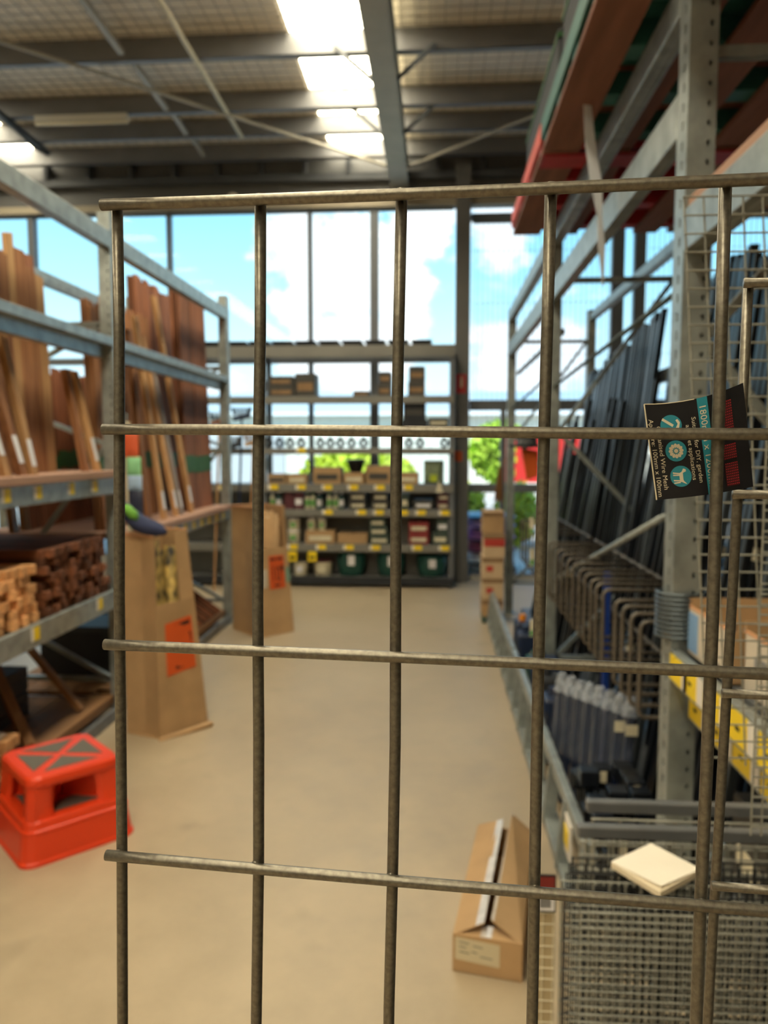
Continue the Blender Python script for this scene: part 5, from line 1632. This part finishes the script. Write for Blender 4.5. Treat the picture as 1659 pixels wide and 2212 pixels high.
# ---- the foreground sheet
def main_sheet():
    O = Vector((-0.146225, 0.34578548, 1.70891397))
    ex = Vector((0.99755405, -0.06948311, -0.0076162))
    ey = Vector((0.06921818, 0.9971261, -0.03079577))
    ez = Vector((0.0097341, 0.03019326, 0.99949668))
    t = thing('wire_mesh_sheet', 'thick weathered welded wire mesh sheet standing upright across the whole view', 'mesh sheet', (O.x + .4, O.y - .05, 0))
    def P(a, b, c=0): return O + ex * a + ey * c - ez * b
    cols = [0, .0667, .1296, .1933, .2631] + [.2631 + .0660 * k for k in range(1, 7)]
    rows = [0, .1008, .1996, .3] + [.3 + .1 * k for k in range(1, 15)]
    R = .00252
    rn = random.Random(5)
    zlen = rows[-1]
    for i, c in enumerate(cols):
        pts = []
        w1, w2 = rn.uniform(-.0007, .0007), rn.uniform(-.0007, .0007)
        for k in range(29):
            b = -.0035 + (zlen + .004) * k / 28
            pts.append(P(c + w1 * math.sin(b * 9) + w2 * math.sin(b * 23 + i), b, .0046 + .0004 * math.sin(b * 31 + i)))
        MB().tube(pts, R * 1.02, 14).build('upright_wire', WIRE, t, smooth=True)
    for j, b in enumerate(rows):
        pts = []
        w1 = rn.uniform(-.0006, .0006)
        for k in range(25):
            a = -.0052 + (cols[-1] + .010) * k / 24
            pts.append(P(a, b + w1 * math.sin(a * 14 + j), 0.0))
        wr = MB().tube(pts, R, 14).build('cross_wire', WIRE, t, smooth=True)
        # weld fillets where the wires cross
        if j < 6:
            wd = MB()
            for c in cols:
                wd.lathe([(.0006, -.0022), (.0022, -.0012), (.0027, 0), (.0022, .0012), (.0006, .0022)], P(c, b, .0024), 8)
            wd.build('welds', WIRE, wr, smooth=True, kind='stuff')
main_sheet()

# ---- second sheet just behind it
def second_sheet():
    t = thing('wire_mesh_sheet', 'second welded wire mesh sheet standing close behind the foreground one', 'mesh sheet', (.5, .38, 0))
    O = Vector((.1500, .388, 1.679))
    ex = Vector((0.9975, -0.0695, -0.003)); ez = Vector((0.0265, 0.03, 0.9995))
    R = .0023
    def P(a, b, c=0): return O + ex * a + Vector((0, c, 0)) - ez * b
    cols = [0.0] + [.0653 * k for k in range(1, 7)]
    rows = [0, .1015, .2, .298] + [.298 + .1 * k for k in range(1, 14)]
    for i, c in enumerate(cols):
        MB().tube([P(c + .0004 * math.sin(k + i), -.003 + rows[-1] * k / 20, .0042) for k in range(21)], R * 1.05, 12).build('upright_wire', WIRE, t, smooth=True)
    for j, b in enumerate(rows):
        MB().tube([P(-.0035 + (cols[-1] + .006) * k / 12, b, 0) for k in range(13)], R, 12).build('cross_wire', WIRE, t, smooth=True)
second_sheet()

# ---- product card on the foreground sheet
def card():
    t = thing('product_card', 'black and teal product card with white lettering clipped to the foreground mesh', 'product card', (.14, .338, 1.58))
    f = 1660.0
    fw = Vector((-math.sin(YAW) * math.cos(PITCH), math.cos(YAW) * math.cos(PITCH), -math.sin(PITCH)))
    TL, TR, BL, BR = Vector((.0872, .3350, 1.6185)), Vector((.1288, .3385, 1.6275)), Vector((.0933, .3340, 1.5780)), Vector((.1346, .3385, 1.5836))
    W, H = (TR - TL).length, (BL - TL).length
    nrm = (TR - TL).cross(BL - TL).normalized()
    if nrm.y > 0: nrm = -nrm
    def S(u, v, e=0.0):
        p = TL * (1 - u) * (1 - v) + TR * u * (1 - v) + BL * (1 - u) * v + BR * u * v
        p.z -= .0024 * 4 * u * (1 - u) * (1 - v) + .0006 * 4 * u * (1 - u) * v
        p += nrm * (.0016 * math.sin(u * PI) * (0.4 + 0.6 * v))
        return p + nrm * e
    def patch(mb, poly, e=.00008, n=1):
        mb.add([S(u, v, e) for u, v in poly], [tuple(range(len(poly)))])
    def rect(mb, u0, u1, v0, v1, e=.00008, n=8, m=8):
        vs = [S(u0 + (u1 - u0) * i / n, v0 + (v1 - v0) * j / m, e) for i in range(n + 1) for j in range(m + 1)]
        fs = [(i * (m + 1) + j, i * (m + 1) + j + 1, (i + 1) * (m + 1) + j + 1, (i + 1) * (m + 1) + j) for i in range(n) for j in range(m)]
        mb.add(vs, fs)
    blk = mat('black_card_print', '17161a', .42, 0, .15, 300)
    teal = mat('teal_card_print', '2f8a9c', .45)
    wht = mat('cream_card_print', 'd9cdb4', .5)
    # board with thickness, pale cut edge
    n = 16
    vs = []
    for e in (0.0, -.0005):
        vs += [S(i / n, j / n, e) for i in range(n + 1) for j in range(n + 1)]
    m1 = (n + 1) ** 2
    fs = [(i * (n + 1) + j, i * (n + 1) + j + 1, (i + 1) * (n + 1) + j + 1, (i + 1) * (n + 1) + j) for i in range(n) for j in range(n)]
    fs += [tuple(m1 + k for k in reversed(f_)) for f_ in fs]
    MB().add(vs, fs).build('board', blk, t, smooth=True)
    ed = MB()
    ed.tube([S(i / n, 0, .0001) for i in range(int(n * .62))], .00022, 6)
    ed.tube([S(0, j / n, .0001) for j in range(n + 1)], .0003, 6)
    ed.build('cut_edge', wht, t)
    # folded-over flap on the right
    fl = MB(); rect(fl, .855, 1.0, 0.0, 1.0, .0004)
    fl.build('folded_edge', blk, t)
    b = MB(); rect(b, .525, .630, 0.0, 1.0)
    b.build('teal_band', teal, t)
    rd = MB()
    for (v0, v1) in ((.10, .48), (.53, .68), (.715, .95)):
        rect(rd, .72, .86, v0, v1, .00045)
    rd.build('red_panel', mat('dark_red_mesh_print', '4a1218', .5), t)
    rg = MB()
    for (v0, v1) in ((.10, .48), (.53, .68), (.715, .95)):
        v = v0
        while v < v1 - .01:
            u = .73
            while u < .85:
                rect(rg, u, u + .010, v + .006, v + .013, .0005, 1, 1); u += .0195
            v += .026
    rg.build('red_panel_dots', mat('bright_red_print', 'd0323c', .5), t, kind='stuff')
    # round icons
    def disc(mb, uc, vc, r, e, k=28):
        mb.add([S(uc + r / W * math.cos(2 * PI * i / k), vc + r / H * math.sin(2 * PI * i / k), e) for i in range(k)], [tuple(range(k))])
    ic = ((.240, .235), (.255, .505), (.270, .775))
    r = .00455
    for (u, v) in ic:
        d = MB(); disc(d, u, v, r, .00012); d.build('round_icon', teal, t)
    def shape(pts, uc, vc, sc_, mb):
        """pts in icon units, x along reading direction (down the card), y up (to the right)"""
        mb.add([S(uc + y * sc_ / W, vc + x * sc_ / H, .0002) for x, y in pts], [tuple(range(len(pts)))])
    # hammer
    hm = MB()
    u, v = ic[0]
    shape([(-.75, -.7), (-.55, -.85), (.15, .1), (-.05, .25)], u, v, r, hm)
    shape([(-.45, .45), (-.1, .62), (.35, .35), (.72, -.05), (.62, .42), (.25, .72), (-.2, .85), (-.55, .65)], u, v, r, hm)
    hm.build('hammer_icon', wht, t)
    fl = MB()
    u, v = ic[1]
    for k in range(12):
        a = 2 * PI * k / 12
        c, s = math.cos(a), math.sin(a)
        shape([(x * c - y * s, x * s + y * c) for x, y in ((.26, 0), (.42, .13), (.62, .14), (.72, 0), (.62, -.14), (.42, -.13))], u, v, r, fl)
    disc(fl, u, v, r * .2, .0002, 12)
    fl.build('flower_icon', wht, t)
    dg = MB()
    u, v = ic[2]
    shape([(-.72, .28), (-.62, .5), (-.42, .52), (-.35, .3), (-.28, .2), (.35, .18), (.5, .25), (.78, .5), (.74, .36), (.56, .05), (.5, -.15), (-.3, -.15), (-.42, .1)], u, v, r, dg)
    for x0, x1 in ((-.32, -.42), (-.18, -.2), (.36, .30), (.5, .56)):
        shape([(x0, -.1), (x0 + .13, -.1), (x1 + .1, -.72), (x1 - .02, -.72)], u, v, r, dg)
    dg.build('dog_icon', wht, t)
    # lettering, reading down the card
    def line(body, uc, v0, v1, hgt, m=wht):
        vs, fs = text2d(body, 1.0)
        xs = [p[0] for p in vs]
        x0, x1 = min(xs), max(xs)
        mb = MB()
        mb.add([S(uc + (y - .35) * hgt, v0 + (x - x0) / (x1 - x0) * (v1 - v0), .00022) for x, y in vs], fs)
        mb.build('lettering', m, t)
    line('1800mm x 1200mm', .575, .09, .95, .095)
    line('Suitable for DIY, garden', .470, .18, .865, .062)
    line('and pet applications', .405, .25, .83, .062)
    line('Galvanised Wire Mesh', .112, .235, .90, .066)
    line('Aperture: 100mm x 100mm', .045, .16, .97, .066)
card()
